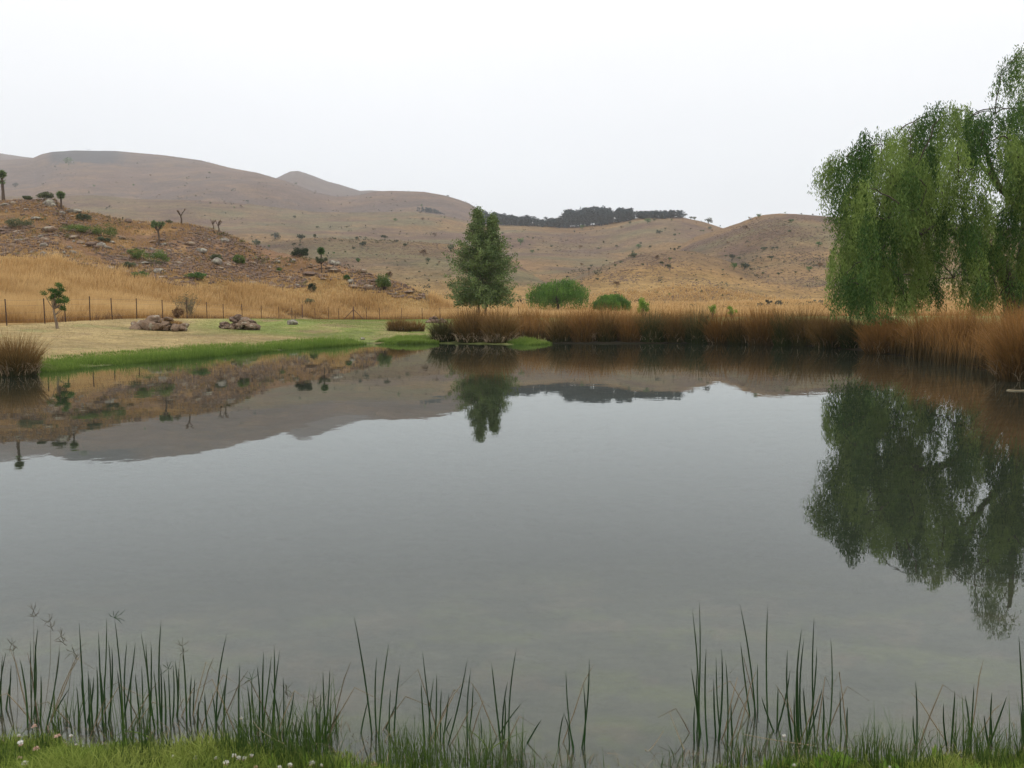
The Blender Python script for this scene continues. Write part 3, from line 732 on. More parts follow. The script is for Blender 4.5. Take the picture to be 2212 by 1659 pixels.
# green sedge fringe round the far shore
bf = Buf()
def fringe(n, segs, off0, off1, h0, h1, W_, tint=None):
    pts = np.array([onz(a, b) for a, b in segs]); d = np.diff(pts, axis=0); Ls = np.linalg.norm(d, axis=1); cp = np.cumsum(Ls); r_ = rng.uniform(0, cp[-1], n)
    i = np.searchsorted(cp, r_); t_ = 1 - (cp[i] - r_) / Ls[i]; P = pts[i] + d[i] * t_[:, None]
    nrm = np.stack([-d[i][:, 1], d[i][:, 0]], 1) / Ls[i][:, None]; nrm *= np.sign(nrm[:, 1])[:, None]
    off = off0 + (off1 - off0) * rng.random(n) ** 1.3; P = P + nrm * off[:, None]
    nn = fbm(P[:, 0] / 1.2, P[:, 1] / 1.2, 15, 3); k = nn > -.2 - .25 * rng.random(len(nn)); P = P[k]; nn = nn[k]
    z = np.maximum(terrain(P[:, 0], P[:, 1]), -.25)
    h = rng.uniform(h0, h1, len(P)) * (1 + .9 * nn)
    blades(bf, np.column_stack([P, z]), h, rng.uniform(.02, .35, len(P)), W_, seg=2, tint=np.clip(.5 + .7 * nn + rng.normal(0, .2, len(P)), 0, 1))
fringe(24000, shore_px[1:9], -.3, 1.4, .05, .18, .018)
fringe(4500, shore_px[1:9], -.5, .5, .2, .48, .012)
fringe(9000, shore_px[1:9], 1.0, 3.0, .04, .12, .02)
fringe(9000, shore_px[7:10], -.4, 1.3, .06, .2, .022); fringe(9000, [(835, 742), (915, 742)], -.4, 1.7, .08, .26, .022); fringe(2500, [(910, 742), (950, 742)], -.3, .9, .1, .25, .022)
fringe(3500, [(1128, 745), (1172, 743)], -.4, 1.3, .08, .22, .022); fringe(1200, [(1105, 745), (1190, 743)], -.2, .8, .08, .2, .022)
tag(bf.build('shore_sedge', M_sedge), kind='stuff')

# ================================================================== rush clumps on the far bank
def rush(label, x, y, H, rad, n, mat=None, group='brown rush clumps round the pond', dead=60, sp=.55, name='rush_clump', nd=1.):
    z = max(tz(x, y), -.05)
    t_ = thing(name, label, 'rush clump', (x, y, z), group)
    n = int(n * .8); a = rng.uniform(0, 2 * np.pi, n); r_ = rad * np.sqrt(rng.random(n)) * .62
    base = np.column_stack([r_ * np.cos(a), r_ * np.sin(a), np.full(n, -.15)])
    az = a + rng.normal(0, .7, n)
    lean = sp * (r_ / rad / .62) * rng.uniform(.3, 1.25, n) + rng.uniform(0, .12, n)
    h = H * 1.3 * rng.uniform(.35, 1.12, n) * np.where(rng.random(n) < .1, 1.2, 1.) ** .8 * (1 - .25 * (r_ / rad / .62) ** 2)
    bf = Buf(); blades(bf, base, h, lean, max(.012, y * .00078), az, seg=4, droop=.18, tint=np.clip(random.uniform(.1, .85) + rng.normal(0, .26, n), 0, 1))
    bf.build('stems', mat or M_rush, t_)
    if dead:
        a = rng.uniform(0, 2 * np.pi, dead); r_ = rad * rng.uniform(.4, .8, dead)
        bf = Buf(); blades(bf, np.column_stack([r_ * np.cos(a), r_ * np.sin(a), rng.uniform(-.02, .25, dead)]), rng.uniform(.35, .8, dead) * H * .6, rng.uniform(.6, 1.5, dead) * nd, max(.010, y * .0006), a + rng.normal(0, .8, dead), seg=4, droop=.38)
        bf.build('dead_stems', M_deadrush, t_)
    return t_
def rush_px(label, a, b, toppx, wpx, n, **k):
    P = onz(a, b); x, y = P; H = (b - toppx) / F * y * 1.0; rush(label, x, y + wpx / F * y * .12, H, wpx / F * y / 2 * .85, n, **k)
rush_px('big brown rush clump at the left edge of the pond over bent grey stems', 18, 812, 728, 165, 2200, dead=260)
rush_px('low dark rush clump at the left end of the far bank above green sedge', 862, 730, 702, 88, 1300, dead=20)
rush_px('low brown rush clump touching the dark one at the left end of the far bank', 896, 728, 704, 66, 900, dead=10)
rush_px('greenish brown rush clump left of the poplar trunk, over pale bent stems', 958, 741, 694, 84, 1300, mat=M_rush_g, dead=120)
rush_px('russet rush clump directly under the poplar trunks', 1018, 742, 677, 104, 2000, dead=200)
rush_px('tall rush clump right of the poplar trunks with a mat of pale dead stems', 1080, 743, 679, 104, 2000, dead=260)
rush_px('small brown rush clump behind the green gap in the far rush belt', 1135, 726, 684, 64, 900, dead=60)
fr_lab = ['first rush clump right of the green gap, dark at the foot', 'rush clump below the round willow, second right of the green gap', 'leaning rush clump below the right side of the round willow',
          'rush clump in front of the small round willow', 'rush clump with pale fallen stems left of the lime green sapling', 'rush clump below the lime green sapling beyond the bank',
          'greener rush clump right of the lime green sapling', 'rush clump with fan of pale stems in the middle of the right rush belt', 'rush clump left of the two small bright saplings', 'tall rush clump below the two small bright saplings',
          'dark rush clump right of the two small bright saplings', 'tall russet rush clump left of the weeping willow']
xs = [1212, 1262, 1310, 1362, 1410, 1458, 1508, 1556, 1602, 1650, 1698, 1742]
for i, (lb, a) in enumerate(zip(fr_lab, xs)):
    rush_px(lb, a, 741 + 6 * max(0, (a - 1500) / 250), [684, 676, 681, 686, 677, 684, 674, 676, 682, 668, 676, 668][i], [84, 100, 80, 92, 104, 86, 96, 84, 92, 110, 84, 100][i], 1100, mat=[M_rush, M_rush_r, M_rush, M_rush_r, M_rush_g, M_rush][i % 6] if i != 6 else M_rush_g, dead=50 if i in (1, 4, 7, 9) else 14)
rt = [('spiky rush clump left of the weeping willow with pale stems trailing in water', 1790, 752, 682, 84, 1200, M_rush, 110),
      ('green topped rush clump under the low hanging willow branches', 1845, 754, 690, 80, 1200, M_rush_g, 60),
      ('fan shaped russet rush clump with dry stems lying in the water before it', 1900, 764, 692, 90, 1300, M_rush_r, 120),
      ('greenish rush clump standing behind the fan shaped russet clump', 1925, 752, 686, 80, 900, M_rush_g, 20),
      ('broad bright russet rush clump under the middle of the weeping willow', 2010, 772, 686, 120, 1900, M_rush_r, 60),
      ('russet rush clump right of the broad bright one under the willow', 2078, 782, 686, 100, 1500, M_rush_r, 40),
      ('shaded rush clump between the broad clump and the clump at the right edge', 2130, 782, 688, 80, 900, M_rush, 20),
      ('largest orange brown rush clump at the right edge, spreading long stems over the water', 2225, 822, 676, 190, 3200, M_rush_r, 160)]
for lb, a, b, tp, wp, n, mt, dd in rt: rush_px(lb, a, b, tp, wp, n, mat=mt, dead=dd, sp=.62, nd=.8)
# the uncountable mass of rushes behind the front clumps
bf = Buf(); n_ = 20000
segs = [(985, 741), (1110, 743), (1190, 742), (1450, 742), (1700, 745), (1900, 762), (2080, 786), (2300, 830)]
pts = np.array([onz(a, b) for a, b in segs]); d = np.diff(pts, axis=0); Ls = np.linalg.norm(d, axis=1); cp = np.cumsum(Ls); r_ = rng.uniform(0, cp[-1], n_); i = np.searchsorted(cp, r_)
t_ = 1 - (cp[i] - r_) / Ls[i]; P = pts[i] + d[i] * t_[:, None]; P[:, 1] += rng.uniform(1.3, 5.5, n_); P[:, 0] += rng.uniform(0, 2.5, n_) * (P[:, 0] > 10)
nn = fbm(P[:, 0] / 1.1, P[:, 1] / 1.1, 19, 3); k = nn > -.3; P = P[k]; nn = nn[k]
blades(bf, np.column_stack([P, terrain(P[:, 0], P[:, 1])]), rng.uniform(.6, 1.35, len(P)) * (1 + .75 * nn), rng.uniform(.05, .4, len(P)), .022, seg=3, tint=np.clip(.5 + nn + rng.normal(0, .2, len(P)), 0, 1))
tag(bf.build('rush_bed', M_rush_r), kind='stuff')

# ================================================================== trees
def limb(bf, p0, p1, r0, r1, n=8, wob=.06, sag=0., seed=0):
    r = np.random.default_rng(seed); p0 = np.array(p0, float); p1 = np.array(p1, float); t = np.linspace(0, 1, n)[:, None]
    L_ = np.linalg.norm(p1 - p0); off = np.cumsum(r.normal(0, wob * L_ / n, (n, 3)), 0); off -= off[-1] * t; off[0] = 0
    P = p0 + (p1 - p0) * t + off * 1.5; P[:, 2] += sag * L_ * 4 * (t * (1 - t))[:, 0]
    tube(bf, P, np.linspace(r0, r1, n), 7 if r0 > .04 else 4); return P

# --- big weeping willow on the right bank
def big_willow():
    Y0 = 35.5; base = np.array([20.9, Y0, tz(20.9, Y0)])
    t_ = thing('weeping_willow', 'big weeping willow with drooping green curtains over the right bank, cut by the frame', 'tree', base)
    o0 = base
    tb = Buf()
    W_ = lambda a, b, Y: at(a, b, Y)
    # trunk and limbs
    T0 = base - [0, 0, .3]; T1 = W_(2185, 620, Y0); T2 = W_(2150, 552, Y0 - .6)
    P = np.array([T0, base + [-.1, 0, .8], T1, (T1 + T2) / 2 + [0, 0, .08], T2]); tube(tb, P - o0, [.48, .42, .36, .32, .27], 10)
    T3 = W_(2070, 505, Y0 - 1.2); limb(tb, T2 - o0, T3 - o0, .26, .18, 8, .05, .05, 1)
    T4 = W_(1985, 505, Y0 - 2.2); limb(tb, T3 - o0, T4 - o0, .17, .10, 8, .05, .1, 2)
    T5 = W_(1880, 560, Y0 - 3); limb(tb, T4 - o0, T5 - o0, .10, .04, 8, .06, .1, 3)
    T6 = W_(1960, 440, Y0 - .5); limb(tb, T3 - o0, T6 - o0, .15, .08, 8, .06, .0, 4)
    U0 = base + [.5, .6, .2]; U1 = W_(2225, 470, Y0 + .8); limb(tb, U0 - o0, U1 - o0, .42, .3, 8, .03, 0, 5)
    U2 = W_(2155, 400, Y0); limb(tb, U1 - o0, U2 - o0, .2, .13, 8, .05, 0, 6)
    U3 = W_(2120, 290, Y0 - .3); limb(tb, U2 - o0, U3 - o0, .13, .06, 8, .06, 0, 7)
    U4 = W_(2060, 290, Y0 - .8); limb(tb, U2 - o0, U4 - o0, .10, .05, 8, .06, .05, 8)
    U5 = W_(2235, 150, Y0 + .4); limb(tb, U1 - o0, U5 - o0, .26, .08, 10, .04, 0, 9)
    U6 = W_(2200, 260, Y0 + 1)
    U7 = W_(1900, 345, Y0 - 1.5); limb(tb, T6 - o0, U7 - o0, .08, .04, 8, .06, .05, 10)
    U8 = W_(1800, 370, Y0 - 1); limb(tb, U7 - o0, U8 - o0, .05, .02, 8, .06, .1, 11)
    hubs = np.array([T3, T4, T5, T6, U1, U2, U3, U4, U5, U6, U7, U8, T2])
    # plume tops: (photo x, photo y of the plume top, length, spread)
    pl = []
    outl = [(1775, 378, 46), (1790, 352, 100), (1806, 345, 150), (1828, 338, 190), (1850, 325, 190), (1868, 300, 130), (1885, 330, 200), (1905, 292, 120), (1925, 318, 200), (1938, 290, 150), (1962, 282, 200), (1985, 262, 190), (2008, 246, 190),
            (2030, 235, 180), (2055, 236, 190), (2080, 240, 120), (2104, 250, 110), (2125, 262, 130), (2150, 245, 120), (2166, 180, 90), (2180, 140, 110), (2195, 165, 130), (2205, 118, 120), (2215, 105, 130), (2190, 235, 170), (2210, 240, 180), (2225, 190, 180),
            (1826, 470, 62), (1830, 440, 160), (1836, 520, 60), (1822, 596, 95), (1816, 622, 70), (1800, 400, 80), (1812, 440, 90), (1846, 600, 60), (1830, 612, 95), (1848, 590, 110), (1860, 560, 130), (1884, 560, 150), (1905, 575, 130), (1850, 480, 150), (1872, 440, 140), (1870, 520, 100), (1905, 430, 170), (1930, 395, 150), (1950, 480, 190),
            (1965, 380, 120), (1985, 350, 130), (1990, 400, 130), (2000, 560, 120), (1975, 545, 140), (1940, 600, 100), (2010, 610, 80), (2030, 380, 150), (2065, 430, 90), (2095, 470, 140), (2120, 440, 130), (2140, 475, 150), (2110, 520, 150), (2085, 560, 110), (2060, 600, 80),
            (2140, 600, 80), (2165, 520, 90), (2180, 300, 120), (2200, 340, 150), (2190, 450, 120), (2215, 430, 200), (2035, 330, 90), (2010, 480, 70), (2120, 620, 60), (2160, 640, 50), (2195, 560, 100), (2210, 600, 80)]
    for a, b, ln in outl:
        if a > 2160 and b < 200: ln *= .7
        Yp = Y0 + random.uniform(-4.5, 1.5); pl.append((W_(a, b, Yp), ln * .62 / F * Y0, random.uniform(.34, .6)))
        if ln > 95 and a > 1815:
            for q in (.42, .8) if ln > 125 else (.5,):
                if random.random() < .85: pl.append((W_(a + random.uniform(-24, 24), b + ln * q, Yp - random.uniform(-.4, 1.0)), ln * .5 / F * Y0, random.uniform(.34, .62)))
    # fill of the volume, also beyond the frame on the right and at the back
    cx, cy = 20.9, Y0
    for _ in range(115):
        ph = random.uniform(0, 6.283); rr = math.sqrt(random.random()) * 7.3
        x, y = cx + rr * math.cos(ph), cy + rr * math.sin(ph)
        topz = 10.6 * (1 - (rr / 9.6) ** 2.2) + random.uniform(-2.6, -.3)
        if x < 20 and y < cy + 2 and random.random() < .45: continue
        topx = 1106 + F * x / y
        if 2010 < topx < 2200 and 3.5 < topz < 9.5 and random.random() < .62: continue
        pl.append((np.array([x, y, max(topz, 2.6)]), random.uniform(1.0, 2.6), random.uniform(.4, .7)))
    lb = Buf()
    # twigs grow from the nearest limb or from a neighbouring twig, never all from one point
    nodes = [np.array(q) for q in hubs]
    for A_, B_ in ((T2, T3), (T3, T4), (T4, T5), (T3, T6), (U1, U2), (U2, U3), (U2, U4), (U1, U5), (T6, U7), (U7, U8)):
        for q in (.25, .5, .75): nodes.append(A_ + (B_ - A_) * q)
    pl.sort(key=lambda q: np.linalg.norm(hubs - q[0], axis=1).min())
    for ip, (tp, ln, sp) in enumerate(pl):
        na = np.array(nodes); dd = np.linalg.norm(na - tp, axis=1) + .5 * np.clip(na[:, 2] - tp[2], 0, None); h = na[np.argmin(dd)]
        limb(tb, h - o0, tp - o0, .026, .010, 7, .12, .12, 100 + ip); nodes.append(tp)
        ns = int(31 * min(1.3, ln / 1.6 + .35)); ptint = random.choice([random.uniform(0, .3), random.uniform(.3, .7), random.uniform(.75, 1.)])
        for s_ in range(ns):
            a = random.uniform(0, 6.283); r0 = sp * math.sqrt(random.random())
            st = tp + [r0 * math.cos(a) * .7, r0 * math.sin(a) * .7, .28 - .75 * (r0 / sp) ** 2 + random.uniform(-.18, .12)]
            L_ = ln * random.uniform(.45, 1.05); zcut = random.uniform(1.05, 1.7); m_ = max(5, int(L_ / .085)); t = np.linspace(0, 1, m_)
            sw = random.uniform(.0, .3)
            P = st + np.stack([math.cos(a) * sw * np.sqrt(t) + rng.normal(0, .02, m_), math.sin(a) * sw * np.sqrt(t), -L_ * t + .10 * np.sin(t * 3)], 1)
            P = np.concatenate([P + rng.normal(0, .05, (m_, 3)), P + rng.normal(0, .07, (m_, 3))])
            P = P[P[:, 2] > zcut]
            if not len(P): continue
            ud = np.column_stack([rng.normal(0, .55, (len(P), 2)), -np.ones(len(P))])
            leaves(lb, P - o0, rng.uniform(.10, .17, len(P)), .26, ud, np.clip(ptint + rng.normal(0, .16, len(P)), 0, 1))
    tb.build('trunk', M_bark, t_, True); lb.build('crown', M_willow, t_)
big_willow()

# --- poplar in the middle
def poplar():
    Y0 = 80.; b = at(1038, 690, Y0); base = np.array([b[0], Y0, tz(b[0], Y0)])
    t_ = thing('poplar_tree', 'tall dark green twin topped poplar standing behind the far rushes', 'tree', base)
    px = F / Y0
    spires = [(at(1034, 452, Y0) - base, at(1034, 680, Y0) - base, 1.0), (at(1064, 468, Y0) - base, at(1046, 680, Y0) - base, .9)]
    prof = [(0, .14), (.05, .5), (.12, .75), (.2, 1.1), (.3, 1.8), (.4, 2.5), (.5, 3.0), (.6, 3.35), (.7, 3.5), (.8, 3.3), (.9, 2.6), (1, 1.4)]
    pa = np.array(prof); lb = Buf()
    for si, (top, foot, sc_) in enumerate(spires):
        tb = Buf(); f0 = foot.copy(); f0[2] = -.2
        P = limb(tb, f0, top - [0, 0, .3], .13, .015, 14, .02, 0, 20 + si); 
        H = top[2]; zlow = .7
        for k in range(360):
            q = random.random() ** .92     # 0 top, 1 bottom
            z = H - q * (H - zlow - .6); tt = np.clip((z - f0[2]) / (top[2] - f0[2]), 0, 1)
            c = f0 + (top - f0) * tt; c[2] = z - .6 * np.interp(q, pa[:, 0], pa[:, 1]) * .5
            c[2] = max(c[2], 2.1)
            a = random.uniform(0, 6.283); Lr = np.interp(q, pa[:, 0], pa[:, 1]) * random.choice([random.uniform(.4, .9), random.uniform(.75, 1.12)]) * sc_
            if (si == 0 and math.cos(a) > .2) or (si == 1 and math.cos(a) < -.2): Lr *= .5 if q < .36 else .9
            rise = .5 * Lr if q < .6 else random.uniform(-.25, .45) * Lr
            end = c + [Lr * math.cos(a), Lr * math.sin(a), rise]
            limb(tb, c, end, .022, .006, 4, .08, 0, k)
            m_ = int(38 + 62 * Lr / 2.5); t = rng.random(m_) ** .7
            Q = c + (end - c) * t[:, None] + rng.normal(0, 1, (m_, 3)) * (.10 + .13 * np.sin(t * 3.1))[:, None]
            tn = np.clip(random.uniform(.1, .9) + rng.normal(0, .15, m_), 0, 1)
            leaves(lb, Q, rng.uniform(.10, .19, m_), .75, None, tn)
        tb.build('trunk', M_bark2, t_, True)
    lb.build('crown', M_poplar, t_)
poplar()

# --- round willows and bushes
def bush(name, label, cat, a, b, wpx, hpx, mat, Y=None, group=None, n=1400, weep=False, lsz=None, trunk=True, lobes=14, seed=1, bark=None, lift=.0, base=None):
    random.seed(seed)
    p = base if base is not None else ground(a, b, 40)
    if Y: u_, _ = ue(a, b); x = float(u_ * Y); p = np.array([x, Y, tz(x, Y)])
    W_, H_ = pxs(p, wpx), pxs(p, hpx)
    t_ = thing(name, label, cat, p, group); lb = Buf(); tb = Buf(); lsz = lsz or max(.06, pxs(p, 2.3))
    for k in range(lobes):
        a_ = random.uniform(0, 6.283); q = math.sqrt(random.random()); zz = random.random()
        r = W_ / 2 * .72 * q; top = H_ * (.25 + lift + (.62 - lift) * zz * (1 - .45 * q * q)); c = np.array([r * math.cos(a_), r * math.sin(a_), top])
        lr = W_ * .17 * random.uniform(.8, 1.25); m_ = n // lobes; tn0 = random.uniform(.1, .9)
        v = rng.normal(size=(m_, 3)); v /= np.linalg.norm(v, axis=1)[:, None]; v *= (rng.random(m_) ** .4)[:, None] * lr; v[:, 2] *= min(1., H_ / W_ * 1.1)
        Q = c + v
        if weep:
            Q[:, 2] -= rng.random(m_) ** 1.2 * H_ * .45 * (np.linalg.norm(Q[:, :2], axis=1) / (W_ / 2)); ud = np.column_stack([rng.normal(0, .4, (m_, 2)), -np.ones(m_)])
        else: ud = None
        Q = Q[Q[:, 2] > .03]; ud = ud[:len(Q)] if ud is not None else None
        leaves(lb, Q, rng.uniform(.7, 1.3, len(Q)) * lsz * (1.6 if weep else 1), .35 if weep else .7, ud, np.clip(tn0 + rng.normal(0, .18, len(Q)), 0, 1))
        if trunk: limb(tb, (0, 0, -.1), c, max(.02, H_ * .02), .01, 5, .08, 0, k)
    if trunk: tb.build('trunk', bark or M_bark, t_, True)
    lb.build('crown', mat, t_); return t_
def willow2(label, a, b, wpx, hpx, Y, seed):
    random.seed(seed); u_, _ = ue(a, b); x = float(u_ * Y); p = np.array([x, Y, tz(x, Y)]); e_top = ue(a, b - hpx)[1]; H_ = CAMZ + e_top * Y - p[2]; W_ = wpx / F * Y
    t_ = thing('round_willow', label, 'tree', p, 'round willows in the valley'); lb = Buf(); tb = Buf()
    for k in range(95):
        a_ = random.uniform(0, 6.283); q = math.sqrt(random.random()) * .9
        r = W_ / 2 * q; top = H_ * (1 - .5 * q ** 2.6) * random.uniform(.8, 1.0)
        c = np.array([r * math.cos(a_), r * math.sin(a_), top]); limb(tb, (0, 0, H_ * .25), c - [0, 0, .1], .06, .015, 5, .08, .05, k); tn0 = random.uniform(.05, .95)
        for s_ in range(16):
            s0 = c + np.array([rng.normal(0, W_ * .045), rng.normal(0, W_ * .045), -abs(rng.normal(0, .18))]); ln = min(top - .05, H_ * random.uniform(.15, .5)); m_ = max(6, int(ln / .11)); tt = rng.random(m_)
            Q = s0 + np.stack([rng.normal(0, .05, m_), rng.normal(0, .05, m_), -ln * tt], 1); Q = Q[Q[:, 2] > .05]
            leaves(lb, Q, rng.uniform(.18, .3, len(Q)), .3, np.column_stack([rng.normal(0, .3, (len(Q), 2)), -np.ones(len(Q))]), np.clip(tn0 + rng.normal(0, .15, len(Q)), 0, 1))
    limb(tb, (0, 0, -.2), (0, 0, H_ * .4), .22, .15, 5, .02, 0, 3)
    tb.build('trunk', M_bark, t_, True); lb.build('crown', M_willow2, t_)
willow2('large round bright green willow right of the poplar beyond the rushes', 1206, 672, 146, 74, 126, 4)
willow2('smaller round willow, right of the large one, above the rushes', 1320, 678, 84, 46, 120, 5)
bush('sapling', 'lime green sapling right of the small round willow, above the rushes', 'sapling', 1391, 688, 42, 54, M_lime, Y=90, n=1600, seed=6, lobes=10)
bush('sapling', 'small bright sapling peeping over the rushes, left of a pair', 'sapling', 1540, 684, 28, 38, M_lime, Y=85, n=600, seed=7, lobes=9)
bush('sapling', 'small bright sapling peeping over the rushes, right of a pair', 'sapling', 1582, 684, 26, 38, M_lime, Y=88, n=600, seed=8, lobes=9)
bush('bush', 'dark evergreen dome shaped bush on the hill crest left of the small cabbage tree', 'bush', 650, 556, 43, 22, M_darkbush, n=2200, seed=9, lobes=18)
bush('bush', 'bright green leafy bush at the right end of the rocky hill', 'bush', 830, 629, 40, 42, M_bush, n=2600, seed=10, lobes=20)
bush('bush', 'russet leafless looking bush behind the bright green bush', 'bush', 840, 600, 18, 14, M_redbush, n=500, seed=11)
bush('bush', 'small dark green upright bush on the lower slope above the golden grass', 'bush', 674, 632, 20, 22, M_darkbush, n=700, seed=12)
bush('bush', 'grey green rounded bush in the golden grass near the thick fence post', 'bush', 665, 661, 32, 18, M_greybush, n=900, seed=13)
bush('bush', 'small round green shrub by the brown hump of rock on the lower hill', 'bush', 603, 588, 13, 10, M_bush, n=300, seed=14, trunk=False)
bush('bush', 'lone green shrub right of the outcrop on the far side slope', 'bush', 773, 567, 10, 11, M_pine, n=300, seed=15, trunk=False)
# low green mats of shrub on the stony slope
mats = [('flat dark green shrub patch at the far left of the stony slope', p1(138, 662), 52, 17), ('grey green shrub patch on the hill crest beside the flat topped boulder', p1(330, 440), 34, 12), ('long low green shrub patch below the round headed cabbage tree', p1(560, 700), 60, 16),
        ('tall grassy green patch right of the long low shrub patch', p1(785, 735), 54, 24), ('bright green shrub patch, left half beside the smooth grey boulder', p1(1015, 900), 40, 20), ('bright green shrub patch, right half above the smooth grey boulder', p1(1155, 930), 46, 24),
        ('small dark green shrub patch above the three boulders in a row', p1(1585, 905), 26, 12), ('rounded green shrub right of the three boulders in a row', p1(1760, 930), 27, 17), ('green shrub patch above the bare branched bush', p1(1445, 1050), 44, 14), ('faint green patch low on the slope above the tall grass', p1(1030, 1035), 34, 12),
        ('dark green shrub between the round headed cabbage tree and the tall grassy patch', p1(610, 610), 28, 12), ('small green shrub patch below the long low one', p1(760, 765), 24, 8), ('green shrub patch left of the two boulders low on the hillside', p1(955, 960), 26, 12),
        ('small green shrub by the dark row of rocks below the outcrop', p2(750, 965), 14, 7), ('thin green shrubs on the crest at the left corner of the hill', p1(200, 428), 22, 6)]
for i, (lb, (a, b), wp, hp) in enumerate(mats):
    p = ground(a, b, 47, 135)
    bush('low_shrub', lb, 'shrub', a, b, wp * 1.2, hp * 1.45, M_bush if i in (3, 4, 5, 7, 2) else (M_pine if i in (8, 13, 9) else M_greybush), group='low green shrubs on the rocky hill', n=1500, seed=30 + i, trunk=False, lobes=16, base=p)

# bare branched bush
def bare_bush():
    u_, _ = ue(403, 660); Y = 66.; x = float(u_ * Y); p = np.array([x, Y, tz(x, Y)]); t_ = thing('sparse_bush', 'open bush of thin upright bare branches with few leaves in the golden grass', 'bush', p)
    tb, lb = Buf(), Buf()
    for k in range(46):
        a = random.uniform(0, 6.283); r = random.uniform(.2, 1.25); e_ = np.array([r * math.cos(a) * 1.0, r * math.sin(a), random.uniform(1.1, 2.1) - .25 * r])
        P = limb(tb, (r * .12 * math.cos(a), r * .12 * math.sin(a), 0), e_, .022, .007, 7, .08, -.05, 400 + k)
        Q = P[2:][rng.integers(0, 5, 34)] + rng.normal(0, .08, (34, 3)); leaves(lb, Q, rng.uniform(.05, .10, 34), .6)
    tb.build('branches', M_bark2, t_, True); lb.build('leaves', M_greybush, t_)
bare_bush()
u_, _ = ue(385, 690); Yb = 60.; bush('dry_bush', 'ball of pale dry twigs in the golden grass just left of a fence post', 'bush', 385, 690, 28, 26, M_brownbush, n=1400, seed=50, trunk=False, base=np.array([u_ * Yb, Yb, tz(u_ * Yb, Yb)]), lsz=.09)
u_, _ = ue(268, 690); Yb = 57.; bush('dry_bush', 'russet mound of dead weeds behind the fence above the long rock pile', 'bush', 268, 690, 34, 26, M_redbush, n=1200, seed=51, trunk=False, base=np.array([u_ * Yb, Yb, tz(u_ * Yb, Yb)]), lsz=.09)

# young tree on the lawn
def young():
    p = ground(124, 710, 20, 60); t_ = thing('young_tree', 'small young tree with dark tufted leaves and a leaning trunk on the dry lawn', 'tree', p); k = p[1] / F
    tb, lb = Buf(), Buf()
    q = lambda a, b, dy=0: np.array([(a - 124) * k, dy, (710 - b) * k])
    tube(tb, np.array([q(124, 714), q(123, 700), q(120, 685), q(118, 668)]), [.075, .065, .055, .045], 8)
    ends = [(106, 634), (112, 628), (119, 632), (126, 617), (131, 616), (136, 624), (140, 628), (125, 640), (133, 640), (141, 645), (146, 648), (148, 652), (130, 652), (122, 652), (128, 664), (133, 668), (113, 645), (118, 640), (128, 630), (136, 650), (124, 628), (134, 634)]
    for i, (a, b) in enumerate(ends):
        e_ = q(a, b, random.uniform(-.35, .35)); st = q(118, 668) if b < 660 else q(119, 680); limb(tb, st, e_, .025, .008, 6, .08, -.08, 500 + i)
        m_ = 170; v = rng.normal(size=(m_, 3)); v /= np.linalg.norm(v, axis=1)[:, None]; v *= (rng.random(m_) ** .6)[:, None] * np.array([.17, .17, .13]) * random.uniform(.8, 1.25)
        leaves(lb, e_ + v, rng.uniform(.05, .09, m_), .4, v + [0, 0, .08], np.clip(random.uniform(.2, .8) + rng.normal(0, .2, m_), 0, 1))
    tb.build('trunk', M_bark2, t_, True); lb.build('crown', M_pine, t_)
young()

# cabbage trees: thick trunk, heads of long leaves
def cabbage(label, a, b, hpx, wpx, kind='round', ymax=140, seed=0, mat=None, group='cabbage trees on the rocky hill'):
    random.seed(seed); p = ground(a, b, 47, ymax); H_, W_ = pxs(p, hpx), pxs(p, wpx); t_ = thing('cabbage_tree', label, 'tree', p, group); tb, lb = Buf(), Buf()
    def head(c, r, n, up=0.):
        v = rng.normal(size=(n, 3)); v[:, 2] += up; v /= np.linalg.norm(v, axis=1)[:, None]
        leaves(lb, c + v * r * rng.uniform(.3, .8, n)[:, None], rng.uniform(.5, .9, n) * r, .28, v, None)
    if kind == 'round':
        tube(tb, [(0, 0, -.3), (.02, 0, H_ * .3), (-.02, 0, H_ * .72)], [H_ * .06, H_ * .045, H_ * .04], 8)
        head(np.array([0, 0, H_ - W_ * .5]), W_ / 2, 420)
        if hpx > 50: head(np.array([0, 0, H_ * .62]), W_ * .36, 160, -1.)
    elif kind == 'flat':
        tube(tb, [(0, 0, -.3), (.06, 0, H_ * .3), (-.02, 0, H_ * .55)], [H_ * .045, H_ * .04, H_ * .035], 7)
        for k in range(8):
            e_ = np.array([random.uniform(-.42, .42) * W_, random.uniform(-.3, .3) * W_, H_ * random.uniform(.74, .92)]); limb(tb, (-.02, 0, H_ * .55), e_, H_ * .025, H_ * .012, 5, .06, 0, k); head(e_, W_ * .2, 130, .4)
    else:
        tube(tb, [(0, 0, -.3), (.05, 0, H_ * .3), (-.05, 0, H_ * .5)], [H_ * .06, H_ * .05, H_ * .045], 7)
        for k in range(6):
            e_ = np.array([random.uniform(-.5, .5) * W_, random.uniform(-.3, .3) * W_, H_ * random.uniform(.72, .98)]); limb(tb, (-.05, 0, H_ * .5), e_, H_ * .035, H_ * .018, 5, .10, 0, k); head(e_, W_ * .13, 36, .6)
    tb.build('trunk', M_aloebark, t_, True); lb.build('crown', mat or M_cab, t_)
cabbage('tallest cabbage tree with a skirt of dead leaves, on the hill crest', 7, 428, 66, 21, 'round', seed=1)
cabbage('round headed cabbage tree standing on the crest of the rocky hill', *p1(452, 535), 42, 20, 'round', seed=2)
cabbage('flat topped spreading cabbage tree in the middle of the stony slope', *p1(1168, 795), 54, 34, 'flat', seed=3)
cabbage('bare branching cabbage tree on the skyline, leaning left, right of a dark shrub', *p1(1332, 632), 33, 17, 'bare', seed=4, mat=M_redbush)
